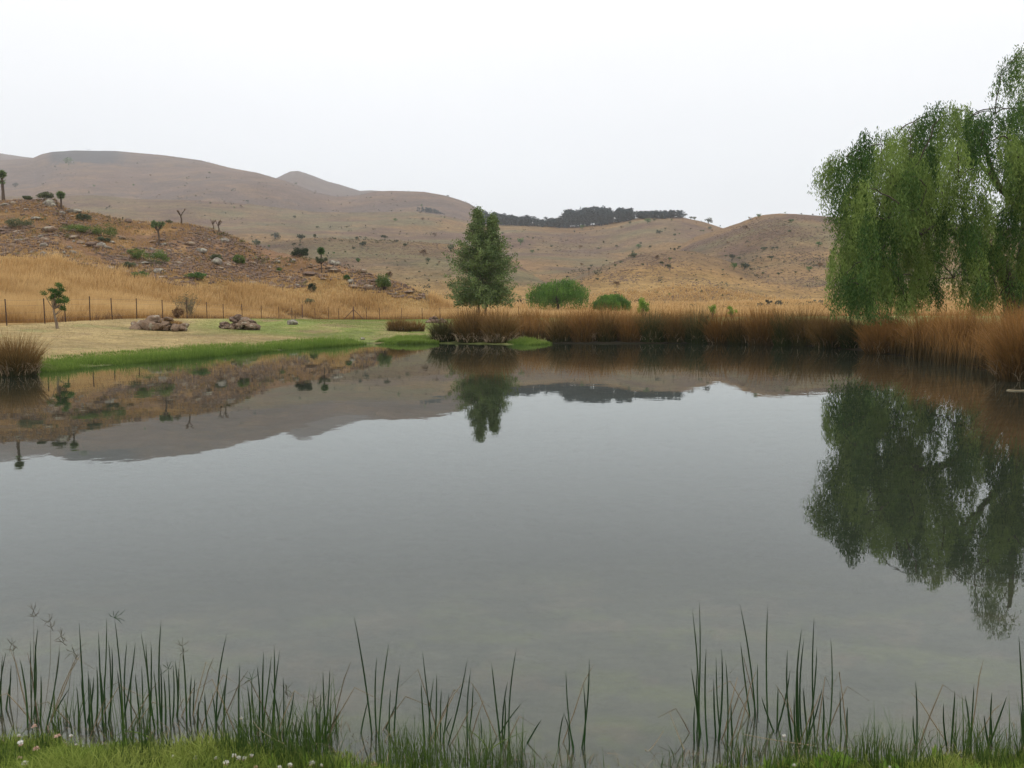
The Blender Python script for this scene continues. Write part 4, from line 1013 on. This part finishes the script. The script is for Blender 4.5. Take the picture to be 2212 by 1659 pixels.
cabbage('left of two thin bare cabbage trees near the right of the hill crest', *p1(1567, 665), 22, 11, 'bare', seed=5, mat=M_greybush)
cabbage('right of two thin bare cabbage trees near the right of the hill crest', *p1(1607, 695), 26, 18, 'bare', seed=6, mat=M_redbush)
cabbage('small cabbage tree with a dense dark head above the rock outcrop', *p2(550, 795), 31, 19, 'round', seed=7, mat=M_pine, ymax=200)
cabbage('sparse grey green cabbage tree in front of the rock outcrop', *p2(553, 910), 33, 26, 'flat', seed=8, mat=M_greybush)
cabbage('tiny cabbage tree on the distant ridge above the dark dome bush', *p2(500, 642), 11, 8, 'round', seed=9, mat=M_greybush, ymax=900, group='cabbage trees on the far slopes')
cabbage('tall thin cabbage tree on the left flank of the stony knoll', *p3(502, 615), 17, 8, 'flat', seed=10, mat=M_greybush, ymax=900, group='cabbage trees on the far slopes')
bush('low_shrub', 'dark leafy shrub on the skyline left of the bare branching cabbage tree', 'shrub', *p1(1240, 605), 17, 9, M_greybush, n=300, seed=60, trunk=False, base=ground(*p1(1240, 612), 47, 140))

# ================================================================== shrubs dotted over the far slopes
def shrub_proto(seed, mat, n=150, trunky=False):
    random.seed(seed); lb = Buf()
    for k in range(6):
        c = np.array([random.uniform(-.3, .3), random.uniform(-.3, .3), random.uniform(.3, .7) + (.25 if trunky else 0)]); m_ = n // 6; v = rng.normal(size=(m_, 3)) * [.13, .13, .11]
        leaves(lb, c + v, rng.uniform(.12, .26, m_), .7, None, np.clip(random.uniform(.1, .9) + rng.normal(0, .2, m_), 0, 1))
    tube(lb, [(0, 0, -.1), (0, 0, .5)], [.06, .04], 5, .3)
    return lb.build('far_shrub', mat, link=False)
SPR = [shrub_proto(i, [M_greybush, M_darkbush, M_greybush, M_pine, M_darkbush, M_redbush][i], trunky=i % 2) for i in range(6)]
known = [(915, 250, 45), (455, 292, 35), (735, 285, 25), (790, 252, 25), (240, 415, 25), (440, 430, 30), (820, 490, 70), (730, 528, 25), (980, 505, 30), (1075, 510, 25), (1020, 548, 40), (1060, 565, 40), (935, 417, 25), (850, 430, 40), (880, 545, 25),
 (1510, 515, 45), (1558, 503, 30), (1790, 510, 50), (1525, 575, 50), (1600, 570, 70), (1730, 440, 35), (1795, 442, 25), (1830, 434, 25), (2120, 415, 45), (2055, 590, 45), (2130, 560, 40), (1445, 582, 20), (1720, 540, 15), (1575, 650, 25), (1730, 613, 25), (700, 692, 50),
 (450, 702, 30), (560, 650, 30), (603, 551, 18), (1070, 760, 25), (1295, 305, 20), (1355, 292, 28), (1640, 226, 14), (1700, 210, 35), (1920, 312, 30), (1605, 295, 35), (1930, 245, 35), (105, 460, 30), (20, 400, 50), (1345, 243, 50), (1250, 214, 30), (1000, 320, 45), (1470, 483, 20), (1180, 206, 30),
 (1220, 210, 30), (1885, 176, 12), (2000, 182, 12), (2080, 190, 14), (1960, 600, 20), (70, 350, 18), (75, 275, 14), (110, 358, 16), (965, 228, 22), (180, 382, 14), (1140, 330, 12), (640, 470, 12), (1110, 365, 12), (1240, 362, 12)]
pts_ = [(*p3(a, b), w_ * .3064) for a, b, w_ in known]
known2 = [(1210, 700, 42), (837, 822, 32), (190, 648, 70), (385, 672, 70), (1565, 742, 70), (1345, 500, 30), (1128, 508, 35), (515, 558, 28), (660, 650, 20), (830, 645, 30), (895, 640, 25), (1050, 655, 60), (1350, 775, 55), (1390, 822, 50), (1320, 905, 20), (1400, 1030, 22), (650, 765, 22),
          (545, 412, 12), (340, 480, 25), (1100, 430, 18), (1175, 425, 12), (1595, 484, 14), (775, 368, 14), (880, 700, 60), (1220, 610, 14), (985, 775, 18), (805, 725, 30), (740, 750, 20), (45, 690, 60), (350, 215, 20), (1440, 630, 40), (1490, 470, 10)]
pts_ += [(*p2(a, b), w_ * .2757) for a, b, w_ in known2]
known1 = [(405, 215, 14), (505, 200, 60), (1105, 280, 14), (1540, 260, 20), (1435, 430, 16), (1790, 472, 14), (1822, 478, 30), (1630, 452, 10), (1045, 398, 10), (1000, 437, 10), (650, 405, 16), (990, 475, 10), (115, 358, 40), (1770, 515, 25), (690, 362, 20), (1505, 572, 12), (1850, 735, 14), (1885, 775, 40), (1850, 750, 12)]
pts_ += [(*p1(a, b), w_ * .2942) for a, b, w_ in known1]
random.seed(77)
tries = 0
while len(pts_) < 290 and tries < 5000:
    tries += 1; a = random.uniform(100, 1830); b = random.uniform(400, 650)
    if fbm(np.array(a / 60), np.array(b / 22), 5, 3) + random.uniform(-.3, .3) < .12: continue
    pts_.append((a, b, random.uniform(2.2, 5.5) * (1 + .5 * (b > 500))))
for a, b, wpx in pts_:
    p = ground(a, b, 141)
    if p[1] < 141 or p[1] > 3500: continue
    uA, eA = ue(a, b - 2)
    if eA > max(interp(LAYERS[q][0], uA) for q in 'BCDMN') + .003: continue
    side = 'right' if a > 1100 else ('left' if p[1] > 1100 else 'middle')
    lab = {'right': 'small dark shrub dotted among many on the dry slopes right of the poplar', 'left': 'tiny dark shrub speck among many on the far mountain flank',
           'middle': 'small dark shrub dotted among many on the foothills left of the poplar'}[side]
    o = obj('far_shrub', SPR[random.randrange(6)]); s_ = pxs(p, wpx) * 1.05; o.scale = (s_, s_, s_ * random.uniform(.6, .95)); o.location = p - [0, 0, .05 * s_]; o.rotation_euler[2] = random.uniform(0, 6.28)
    tag(o, lab, 'shrub', {'right': 'shrubs on the dry slopes right of the poplar', 'left': 'shrubs on the far mountain flank', 'middle': 'shrubs on the foothills left of the poplar'}[side])

# scrub too small and dense to count
def scrub(name, P, lo, hi, mat, nl=9):
    lb = Buf(); n_ = len(P); Z = terrain(P[:, 0], P[:, 1]); sz = rng.uniform(lo, hi, n_) * (1 + 1.2 * (rng.random(n_) < .08))
    C0 = np.repeat(np.column_stack([P, Z]), nl, 0); S0 = np.repeat(sz, nl); tn = np.repeat(rng.random(n_), nl)
    Q = C0 + rng.normal(size=(len(C0), 3)) * S0[:, None] * [.42, .42, .22]; Q[:, 2] += S0 * .35
    leaves(lb, Q, S0 * rng.uniform(.3, .6, len(S0)), .7, None, np.clip(tn + rng.normal(0, .15, len(tn)), 0, 1)); tag(lb.build(name, mat), kind='stuff')
X = scatter(30000, -.5, .5, 145, 560); X2 = scatter(9000, -.62, .3, 560, 2300); X = np.concatenate([X, X2])
cl_ = fbm(X[:, 0] / X[:, 1] / .035, np.log(X[:, 1]) / .08, 93, 5) + .5 * fbm(X[:, 0] / 60, X[:, 1] / 60, 94, 3); X = X[rng.random(len(X)) < np.clip((cl_ - .12) * 1.6, .01, 1)]
M_scrub = mat_leaf('scrub', (.045, .045, .028), (.13, .115, .07), trans=.15)
k = X[:, 1] < 560
scrub('hillside_scrub', X[k], .35, 1.0, M_scrub); scrub('mountain_scrub', X[~k], 1.2, 3.4, M_scrub, 7)
X = scatter(9000, -.62, -.09, 58, 126); X = X[X[:, 1] > grass_limit(X[:, 0] / X[:, 1])]; cl_ = fbm(X[:, 0] / 4, X[:, 1] / 4, 95, 4); X = X[rng.random(len(X)) < np.clip((cl_ + .05) * 1.5, .02, 1)]
M_scrub2 = mat_leaf('slope_scrub', (.07, .06, .03), (.19, .17, .07), trans=.2)
scrub('slope_scrub', X, .12, .38, M_scrub2, 12)

# ================================================================== plantation on the crest
def tall_proto(seed, h=1.):
    random.seed(seed); bf = Buf(); tube(bf, [(0, 0, -.05), (0, 0, .85)], [.018, .008], 5, .1)
    for k in range(16):
        z = random.uniform(.14, .95); r = .20 * math.sin(min(1, (1.05 - z) / .55) * 1.57); a = random.uniform(0, 6.28); c = np.array([r * math.cos(a) * .8, r * math.sin(a) * .8, z]); m_ = 30
        leaves(bf, c + rng.normal(size=(m_, 3)) * [.045, .045, .04], rng.uniform(.04, .085, m_), .8)
    return bf.build('plantation_tree', M_plant, link=False)
PPR = [tall_proto(90 + i) for i in range(6)]
def base_y(a): return np.interp(a, [1038, 1118, 1180, 1238, 1298, 1340, 1382, 1472], [481, 484, 488, 489, 484, 478, 470, 469])
def top_y(a): return np.interp(a, [1034, 1070, 1118, 1145, 1172, 1184, 1206, 1218, 1240, 1284, 1326, 1369, 1384, 1400, 1430, 1470, 1480], [455, 459, 466, 465, 473, 469, 472, 458, 454, 450, 450, 452, 458, 459, 459, 459, 466])
random.seed(5)
for i in range(290):
    a = random.uniform(1034, 1210) if i % 5 < 2 else (random.uniform(1200, 1390) if i % 5 < 4 else random.uniform(1380, 1476))
    by = float(base_y(a)); row = random.random(); p = ground(a, by + random.choice([1.0, 2.5, 4.0]), 500)
    h = pxs(p, (by - float(top_y(a))) * random.uniform(.92, 1.14)) ; back = row * 12
    Yn = p[1] + back; x = p[0] / p[1] * Yn; z = tz(x, Yn)
    h = max(h + (p[2] - z) * 1.0, 7.); sx = h * random.uniform(1.1, 1.5) * (1 + .5 * (h < 12))
    o = obj('plantation_tree', PPR[random.randrange(6)]); o.location = (x, Yn, z - .3); o.scale = (sx, sx, h * 1.04); o.rotation_euler[2] = random.uniform(0, 6.28)
    tag(o, 'tall dark plantation tree in the dense row along the distant crest', 'tree', 'plantation trees on the crest')
for i in range(34):
    a = random.uniform(900, 962); by = np.interp(a, [898, 961], [456, 465]); p = ground(a, by + .3, 500); hh = pxs(p, np.interp(a, [898, 915, 930, 950, 961], [9, 12, 13, 8, 3]) * random.uniform(.8, 1.1))
    o = obj('plantation_tree', PPR[random.randrange(6)]); o.location = p - [0, 0, .3]; o.location[1] += random.uniform(0, 12); o.scale = (hh * 1.2, hh * 1.2, hh); o.rotation_euler[2] = random.uniform(0, 6.28)
    tag(o, 'dark tree in the small separate clump on the hillside left of the poplar top', 'tree', 'small separate clump of dark trees')

# ================================================================== foreground bank
bf = Buf()
def bankpts(n, x0, x1, o0, o1):
    X = np.stack([rng.uniform(x0, x1, n), rng.uniform(2.35, 4.1, n)], 1); s0 = pond_sd(X[:, 0], X[:, 1]); X = X[(s0 > o0) & (s0 < o1) & (X[:, 1] < 3.9)]
    return X
X = bankpts(150000, -3.6, 3.6, -.03, 1.1)
nn = fbm(X[:, 0] / .35, X[:, 1] / .35, 23, 4); s0 = pond_sd(X[:, 0], X[:, 1])
hgt = rng.uniform(.03, .085, len(X)) * (1 + .9 * nn) * (.55 + .45 * sm(s0 / .12)) * np.where(X[:, 0] < .35, 1, .7)
blades(bf, np.column_stack([X, terrain(X[:, 0], X[:, 1])]), hgt, rng.uniform(.2, 1.1, len(X)), rng.uniform(.002, .005, len(X)), seg=3, tint=np.clip(.5 + .9 * nn + rng.normal(0, .22, len(X)), 0, 1), droop=.15)
X = bankpts(16000, -3.0, 3.0, .02, .9)
blades(bf, np.column_stack([X, terrain(X[:, 0], X[:, 1])]), rng.uniform(.06, .12, len(X)), rng.uniform(.2, 1.3, len(X)), rng.uniform(.0015, .003, len(X)), seg=4, droop=.3)
tag(bf.build('bank_grass', M_bank), kind='stuff')
bf = Buf()   # thin green sedge shoots at the water line
def shoots(n, x0, x1, h0, h1, o0=-.18, o1=.22, dens=0.):
    X = bankpts(n * 4, x0, x1, o0, o1); nn = fbm(X[:, 0] / .22, X[:, 1] / .3, 29, 3); X = X[(nn > dens)][:n]
    blades(bf, np.column_stack([X, np.maximum(terrain(X[:, 0], X[:, 1]), -.06)]), rng.uniform(h0, h1, len(X)), rng.uniform(.02, .45, len(X)), rng.uniform(.0022, .0048, len(X)), seg=4, droop=.1)
shoots(2900, -2.7, .3, .06, .24); shoots(220, -2.6, -.6, .22, .36); shoots(500, -.5, .4, .08, .2); shoots(1700, .85, 2.7, .06, .2, -.12, .25, -.1); shoots(1300, -2.7, .3, .06, .13, .05, .4, -.2); shoots(120, 1.3, 2.4, .2, .3); shoots(160, .35, .9, .04, .12)
M_shoot = mat_leaf('sedge_shoot', (.025, .055, .012), (.06, .10, .02), (.045, .08, .02), (.11, .16, .04), trans=.3, pos=(.2, 1), nscale=3)
tag(bf.build('sedge_shoots', M_shoot), kind='stuff')
bf = Buf()   # broad leaves in the turf
for x0, x1, n_ in ((-2.3, -.2, 60), (.95, 1.85, 230), (-.75, -.25, 60), (1.2, 2.2, 60)):
    X = bankpts(n_ * 8, x0, x1, .02, .3); cc = X[:max(6, n_ // 9)]
    for c in cc:
        m_ = 11; a = rng.uniform(0, 6.28, m_); z = tz(*c); ud = np.column_stack([np.cos(a) * .7, np.sin(a) * .7, rng.uniform(.5, 1.6, m_)])
        ud /= np.linalg.norm(ud, axis=1)[:, None]; sz = rng.uniform(.025, .06, m_); leaves(bf, np.array([c[0], c[1], z + .01]) + ud * sz[:, None] * .5, sz, .26, ud)
tag(bf.build('broad_leaf_weeds', M_broad), kind='stuff')

M_deadblade2 = mat_leaf('dead_stem_colour', (.09, .065, .04), (.26, .20, .12), trans=.1)
bf = Buf()   # broken stalks and litter along the water line
X = bankpts(9000, -2.7, 2.7, -.22, .12)[:900]; n_ = len(X)
blades(bf, np.column_stack([X, np.maximum(terrain(X[:, 0], X[:, 1]), -.01)]), rng.uniform(.03, .12, n_), rng.uniform(.6, 2.6, n_), rng.uniform(.0018, .0045, n_), seg=3, droop=.35)
tag(bf.build('bank_litter', M_deadblade2), kind='stuff')
# rush tufts: stems read as (tip, foot)
k5 = lambda x, y: (x * .3370, 1274 + y * .3370)
k6 = lambda x, y: (745.5 + x * .3370, 1274 + y * .3370)
k7 = lambda x, y: (1423.2 + x * .3566, 1274 + y * .3566)
tufts = [
 (k5, 'rush tuft at the very left edge of the near bank, four short stems', [(38, 400, 0, 720), (15, 420, -5, 760), (72, 480, 60, 850), (75, 560, 30, 860), (-20, 500, 10, 860)], 0),
 (k5, 'rush tuft second from the left edge with one tall straight stem', [(128, 445, 172, 860), (222, 325, 210, 880), (245, 230, 240, 900), (262, 545, 255, 870), (195, 340, 205, 870)], 0),
 (k5, 'two leaning rush stems crossing low above the clover at the left', [(385, 375, 296, 880), (445, 632, 285, 920)], 0),
 (k5, 'dense rush tuft with one tall stem, left of the grass headed stem', [(508, 212, 555, 950), (565, 520, 575, 930), (575, 560, 600, 960), (520, 560, 560, 930), (600, 560, 540, 940), (490, 620, 500, 900)], 0),
 (k5, 'crowded tall rush tuft at left with six upright stems', [(632, 270, 668, 930), (683, 180, 645, 900), (620, 490, 612, 900), (695, 320, 700, 860), (717, 370, 688, 870), (668, 545, 680, 880), (640, 500, 650, 900)], 0),
 (k5, 'rush tuft whose tallest stem carries a forked grass head', [(735, 180, 792, 920), (815, 330, 815, 900), (868, 337, 770, 920), (752, 515, 790, 920), (865, 540, 900, 900), (908, 485, 918, 880), (845, 500, 850, 900)], 1),
 (k5, 'thick dark rush tuft right of the forked grass head, with the tallest pair', [(903, 278, 962, 930), (935, 340, 1000, 930), (968, 338, 955, 940), (1033, 195, 1040, 940), (1030, 480, 1035, 920), (1050, 560, 1060, 930), (985, 520, 1010, 940)], 0),
 (k5, 'loose rush tuft right of the thick dark one, short crossing stems', [(1080, 505, 1095, 880), (1122, 455, 1130, 880), (1110, 485, 1100, 880), (1168, 350, 1195, 900), (1145, 500, 1130, 880), (1228, 545, 1220, 900), (1250, 560, 1235, 900)], 1),
 (k5, 'rush tuft with a single long stem leaning right over small shoots', [(1275, 715, 1270, 920), (1313, 660, 1340, 950), (1455, 280, 1388, 940), (1357, 650, 1390, 940), (1440, 610, 1360, 930), (1462, 495, 1440, 930)], 0),
 (k5, 'thin pair of upright rush stems beside a single clover flower', [(1538, 465, 1530, 930), (1525, 620, 1530, 910), (1585, 610, 1610, 960)], 0),
 (k5, 'tall rush tuft above the row of clover flowers', [(1612, 575, 1640, 960), (1647, 485, 1650, 960), (1690, 395, 1690, 930), (1740, 425, 1670, 960), (1757, 350, 1750, 960), (1795, 385, 1740, 970), (1735, 580, 1800, 1010), (1815, 560, 1810, 1010)], 1),
 (k5, 'low slanting rush stems right of the row of clover flowers', [(1885, 650, 1800, 1020), (1910, 800, 1865, 1020), (1938, 798, 1890, 1030)], 0),
 (k5, 'rush tuft with two stems crossing at the top, left of centre', [(2070, 510, 2095, 1010), (2115, 507, 2080, 1010), (2212, 735, 2100, 920), (2060, 650, 2060, 1000), (2020, 740, 2040, 1000)], 0),
 (k6, 'rush tuft with a very tall stem leaning left near the centre', [(57, 168, 165, 900), (152, 690, 90, 990), (203, 430, 205, 960), (282, 335, 218, 960), (352, 480, 308, 1010), (293, 632, 290, 990), (327, 730, 235, 950)], 0),
 (k6, 'central rush tuft of many dark upright stems', [(495, 390, 562, 1010), (487, 595, 515, 1010), (568, 572, 545, 960), (587, 537, 577, 990), (618, 635, 615, 990), (665, 665, 625, 990), (785, 435, 655, 1000), (685, 815, 595, 1040)], 0),
 (k6, 'pair of close parallel rush stems right of the central tuft', [(807, 503, 790, 970), (820, 600, 785, 960), (868, 815, 870, 980)], 0),
 (k6, 'rush tuft with the tall stem and bent pale blades right of centre', [(938, 467, 1002, 1030), (1042, 587, 1010, 1030), (1100, 368, 1058, 1050), (1025, 690, 1010, 980), (1130, 730, 950, 1000), (1260, 830, 1138, 1050)], 0),
 (k6, 'lone fan of five rush stems rising from open water right of centre', [(1415, 515, 1475, 1110), (1565, 440, 1508, 1060), (1527, 600, 1525, 1030), (1400, 785, 1478, 1080), (1403, 790, 1368, 1050), (1425, 870, 1440, 1130)], 0),
 (k7, 'tallest rush pair crossing high, at the left of the right hand tufts', [(203, 120, 240, 970), (245, 68, 225, 930), (228, 490, 268, 960), (195, 478, 243, 900), (218, 700, 220, 960)], 0),
 (k7, 'short rush group right of the tallest pair, six stems', [(287, 355, 300, 980), (347, 412, 378, 900), (380, 358, 355, 940), (405, 425, 412, 960), (333, 545, 350, 950), (437, 685, 455, 1010)], 0),
 (k7, 'long rush stem leaning left with a shorter partner, standing in water', [(490, 85, 582, 800), (495, 315, 562, 830), (598, 445, 605, 880)], 0),
 (k7, 'tall straight single rush stem with low slanting blades at its foot', [(660, 92, 665, 900), (622, 650, 715, 900), (722, 585, 715, 900), (795, 490, 710, 860)], 0),
 (k7, 'densest rush tuft among the right hand group, dark tall stems', [(780, 362, 815, 970), (868, 222, 850, 960), (880, 292, 870, 950), (840, 410, 855, 940), (773, 600, 812, 930), (942, 165, 950, 960), (958, 345, 890, 950), (990, 592, 880, 950), (875, 590, 905, 930), (820, 640, 830, 930)], 0),
 (k7, 'straight rush stem just right of the densest right hand tuft', [(1040, 290, 1015, 970), (993, 628, 990, 940)], 0),
 (k7, 'two short upright rush stems above the bright broad leaves', [(1098, 600, 1108, 930), (1143, 710, 1145, 940)], 0),
 (k7, 'solitary upright rush stem between the broad leaves and the right tufts', [(1555, 550, 1560, 970), (1540, 760, 1560, 960)], 0),
 (k7, 'two leaning rush stems over green shoots near the right corner', [(1793, 617, 1768, 970), (1725, 690, 1750, 960), (1910, 573, 1885, 970), (1855, 640, 1880, 920)], 0),
 (k7, 'spreading rush tuft close to the right edge with a slanting stem', [(2018, 620, 2005, 970), (2108, 645, 2005, 930), (1970, 760, 2000, 940), (2005, 710, 2015, 960)], 0),
 (k7, 'tall thin rush stem at the extreme right edge', [(2180, 270, 2215, 960), (2190, 700, 2200, 960)], 0),
]
def stem(bf, A, B, r0, bend):
    t = np.linspace(0, 1, 12)[:, None]; P = B + (A - B) * t; d = np.cross(A - B, [0, 1, 0]); d /= np.linalg.norm(d) + 1e-9
    P = P + d * bend * (4 * t * (1 - t)); tube(bf, P, r0 * np.array([1, 1, 1, 1, .98, .95, .92, .87, .8, .68, .45, .08]), 6, random.random())
def grass_head(bf, P, s_=.04):
    for a in np.linspace(-.9, .9, 4) + rng.normal(0, .2, 4):
        for sgn in (1, -1) if random.random() < .4 else (1,):
            e_ = P + np.array([math.sin(a) * s_, rng.normal(0, .02), math.cos(a) * s_ * sgn]); tube(bf, [P, (P + e_) / 2 + rng.normal(0, .003, 3), e_], [.0010, .0015, .0006], 4, .3)
for kf, lb, stems, gh in tufts:
    fx, fy = kf(*np.mean([s_[2:] for s_ in stems], 0)); Y0 = min(max(ground(fx, min(fy, 1650), 2.5)[1], 3.3), 3.95)
    u_, _ = ue(fx, fy); base = np.array([float(u_ * Y0), Y0, 0.]); base[2] = tz(base[0], base[1])
    t_ = thing('rush_tuft', lb, 'rush tuft', base, 'dark green rush tufts on the near shore')
    for i, (tx, ty, bx, by) in enumerate(stems):
        YY = Y0 + random.uniform(-.06, .06); B = at(*kf(bx, by), YY); A = at(*kf(tx, ty), YY + random.uniform(-.03, .05)); gz = tz(B[0], B[1])
        # carry the foot down (or up) to the ground it grows from
        dr = A - B
        B = B + dr * np.clip((gz - .01 - B[2]) / dr[2], -.6, .25)
        bf = Buf(); stem(bf, A - base, B - base, random.uniform(.0030, .0042), random.uniform(-.035, .035) * np.linalg.norm(dr))
        if gh and i == 0: grass_head(bf, A - base)
        bf.build('stem', M_stem, t_, True)
        if random.random() < .3:
            bf = Buf(); dx = random.choice([-1, 1]) * random.uniform(.04, .16); hh = random.uniform(.12, .34); q0 = B - base; kx = random.random() < .5
            tube(bf, [q0, q0 + [dx * .5, .01, hh * .6], q0 + [dx * (.9 if kx else .8), .02, hh], q0 + [dx * (1.7 if kx else 1.1), .02, hh * (.75 if kx else 1.25)]], [.0026, .0024, .002, .0008], 5, random.random()); bf.build('dead_stem', M_deadblade2, t_, True)
# separate grass stalks with finger heads, top left
M_stalk = mat_leaf('grass_stalk', (.10, .09, .07), (.16, .14, .10), trans=.1)
for lb, (tx, ty), (bx, by) in [('tall thin grass stalk with a spread head at the far left, highest one', (215, 130), (190, 880)), ('grass stalk with a four fingered head right of the highest one', (320, 200), (255, 880)), ('grass stalk with a star shaped drooping head, third from the left', (392, 295), (330, 880)),
                               ('grass stalk with a narrow head at the left edge', (75, 350), (100, 880)), ('short grass stalk with a leaning forked head, fourth from the left', (475, 400), (420, 880)), ('thin stalk with a small ragged head near the left group', (1165, 360), (1200, 900)),
                               ('thin pale stalk with tufted head above the clover row', (1835, 640), (1810, 1000)), ('grass stalk with narrow forked head left of centre', (2010, 700), (2010, 1000))]:
    Yb = 3.75; A = at(*k5(tx, ty), Yb); B = at(*k5(bx, by), Yb); B[2] = tz(B[0], B[1]); t0_ = tuple(B)
    t_ = thing('grass_stalk', lb, 'grass stalk', B, 'grass stalks with fingered heads'); bf = Buf(); stem(bf, A - B, np.zeros(3), .0011, .03 * random.uniform(-1, 1)); bf.build('stalk', M_stalk, t_, True)
    bf = Buf(); grass_head(bf, A - B, .036); grass_head(bf, A - B + [0.005, 0, -.03], .026); bf.build('head', M_stalk, t_, True)
# dead bent blades
M_deadblade = mat_leaf('dead_blade', (.30, .24, .15), (.45, .38, .26), trans=.2)
for lb, f_, pts in [('pale dead blade bending over in open water, right of centre', k6, [(2078, 780), (2130, 920), (2172, 1050)]), ('pale dead blade slanting left, in the gap right of centre', k6, [(2040, 905), (1960, 1020), (1925, 1135)]), ('arched green blade bent to the right above the clover', k5, [(745, 935), (830, 908), (955, 945)]),
                    ('pale curved dry blade hanging over the clover row', k5, [(1625, 840), (1690, 915), (1830, 990)]), ('dry straw lying across the water by the right hand tufts', k7, [(500, 872), (700, 910), (945, 945)]), ('bent blade arching left low in the centre right', k6, [(750, 870), (860, 950), (920, 1100)]), ('bent blade arching right low in the centre right', k6, [(1165, 905), (1010, 970), (935, 1100)])]:
    Yb = 3.5; P = np.array([at(*f_(a, b), Yb) for a, b in pts]); P[:, 2] = np.maximum(P[:, 2], .004)
    t = np.linspace(0, 1, 12)[:, None]; Q = (1 - t) ** 2 * P[0] + 2 * t * (1 - t) * (2 * P[1] - (P[0] + P[2]) / 2) + t * t * P[2]; bf = Buf(); tube(bf, Q - P[0], np.linspace(.001, .0028, 12), 5, random.random())
    o = bf.build('bent_reed', M_deadblade if 'green' not in lb and 'bent' not in lb else M_sedge, None, True, P[0]); tag(o, lb, 'reed')

# clover flowers
def clover(label, a, b, wpx, old=False):
    Yb = 3.3 if b > 1600 else 3.45; p = at(a, b, Yb); gz = tz(p[0], p[1])
    if p[2] < gz + .03:
        for Yb in np.linspace(3.5, 2.6, 40):
            p = at(a, b, Yb); gz = tz(p[0], p[1])
            if p[2] > gz + .035: break
    r = wpx / F * p[1] / 2; base = np.array([p[0], p[1], gz])
    t_ = thing('clover_flower', label, 'clover flower', base, 'white clover flowers in the near turf'); bf = Buf(); tube(bf, [(0, 0, -.01), (.004, .003, (p[2] - gz) * .5), p - base], [.0013, .0013, .0011], 5, .4); bf.build('stalk', M_sedge, t_, True)
    n_ = 46; v = rng.normal(size=(n_, 3)); v /= np.linalg.norm(v, axis=1)[:, None]; v[:, 2] = np.abs(v[:, 2]) * .9 - .15 + (0 if not old else -.3)
    bf = Buf(); leaves(bf, (p - base) + v * r * .6, r * rng.uniform(.7, 1.0, n_), .38, v); bf.build('petals', M_petalp if old else M_petal, t_)
    if not old:
        n_ = 18; a_ = rng.uniform(0, 6.28, n_); v = np.column_stack([np.cos(a_), np.sin(a_), rng.uniform(-.9, -.4, n_)]); bf = Buf(); leaves(bf, (p - base) + v * r * .55, r * .8, .35, v); bf.build('faded_petals', M_petalp, t_)
cl_l = [(120, 935, 26, 0, 'small white clover flower at the far left, upper one'), (132, 982, 46, 0, 'large open white clover flower below the small one at the far left'), (220, 872, 40, 1, 'faded pink brown clover head highest at the left'), (368, 935, 48, 1, 'wide pinkish clover head at left with one white tip'), (455, 935, 26, 0, 'white clover flower leaning right, right of the wide pinkish head'),
        (488, 992, 18, 0, 'tiny white clover bud between the turf blades at left'), (233, 1015, 48, 1, 'brown withered clover head in the left turf'), (125, 1075, 36, 1, 'second brown withered clover head low in the left turf'), (160, 1112, 48, 0, 'clover flower at the bottom left corner, white above pink'), (398, 1083, 22, 0, 'white speck of clover low in the turf at left'),
        (1112, 1067, 30, 0, 'white clover flower alone in the turf, left of the row'), (1253, 1075, 34, 0, 'white clover flower second from the left in the row'), (1387, 1077, 34, 0, 'white clover flower third from the left in the row'), (1448, 1108, 46, 0, 'large clover flower lowest in the row'), (1500, 1062, 38, 0, 'clover flower leading the tight bunch of three'),
        (1530, 1078, 40, 0, 'clover flower in the middle of the tight bunch'), (1567, 1080, 40, 0, 'clover flower at the right of the tight bunch'), (1610, 1062, 36, 0, 'clover flower standing highest right of the tight bunch'), (1545, 822, 24, 0, 'single clover flower high beside the thin rush pair'), (1858, 1125, 42, 0, 'clover flower at the bottom edge under the slanting stems'),
        (2000, 1110, 46, 0, 'large white clover flower at the bottom edge left of centre'), (2060, 1125, 30, 0, 'half seen clover flower right of the large white one at the bottom'), (1790, 1138, 34, 0, 'clover flower cut by the bottom edge left of the slanting stems'), (1640, 1135, 36, 1, 'faded clover head at the bottom below the tight bunch')]
for x, y, w_, old, lb in cl_l: clover(lb, *k5(x, y), w_ * .337, bool(old))
clover('white clover flower low among the bright broad leaves at right', *k7(820, 1062), 11, False)
clover('white clover flower at the bottom edge right of the broad leaves', *k7(1400, 1074), 9, False)
clover('white clover bud beside the densest right hand rush tuft', *k7(758, 882), 9, False)
clover('brown withered clover head at the bottom left of centre', *k6(185, 1122), 20, True)

# floating scum by the far left shore
def mat_patch(label, a, b, wpx, hpx):
    P = onz(a, b); r = np.random.default_rng(int(a)); n_ = 170; x = r.normal(0, .33, n_) * wpx / F * P[1]; y = r.normal(0, .3, n_) * hpx / F * P[1] * P[1] / 1.9
    bf = Buf()
    for i in range(n_):
        s_ = r.uniform(.03, .09); an = np.sort(r.uniform(0, 6.28, 6)); v = np.column_stack([x[i] + s_ * np.cos(an) * 1.6, y[i] + s_ * np.sin(an), np.full(6, .006 + .004 * (i % 5))]); v2 = v - [0, 0, .006]
        bf.add(np.concatenate([v, v2]), np.array([[0, 1, 2, 3], [0, 3, 4, 5]])); bf.add(np.concatenate([v, v2]), np.array([[q, q + 6, (q + 1) % 6 + 6, (q + 1) % 6] for q in range(6)]))
    o = bf.build('floating_debris', M_deadblade, None, False, (P[0], P[1], 0)); tag(o, label, 'debris')
mat_patch('pale raft of floating debris by the green sedge of the far left shore', 645, 744.5 + 4, 60, 2.2)
mat_patch('small pale scum streak on dark water before the largest orange brown rush clump', 2196, 844, 13, .7)
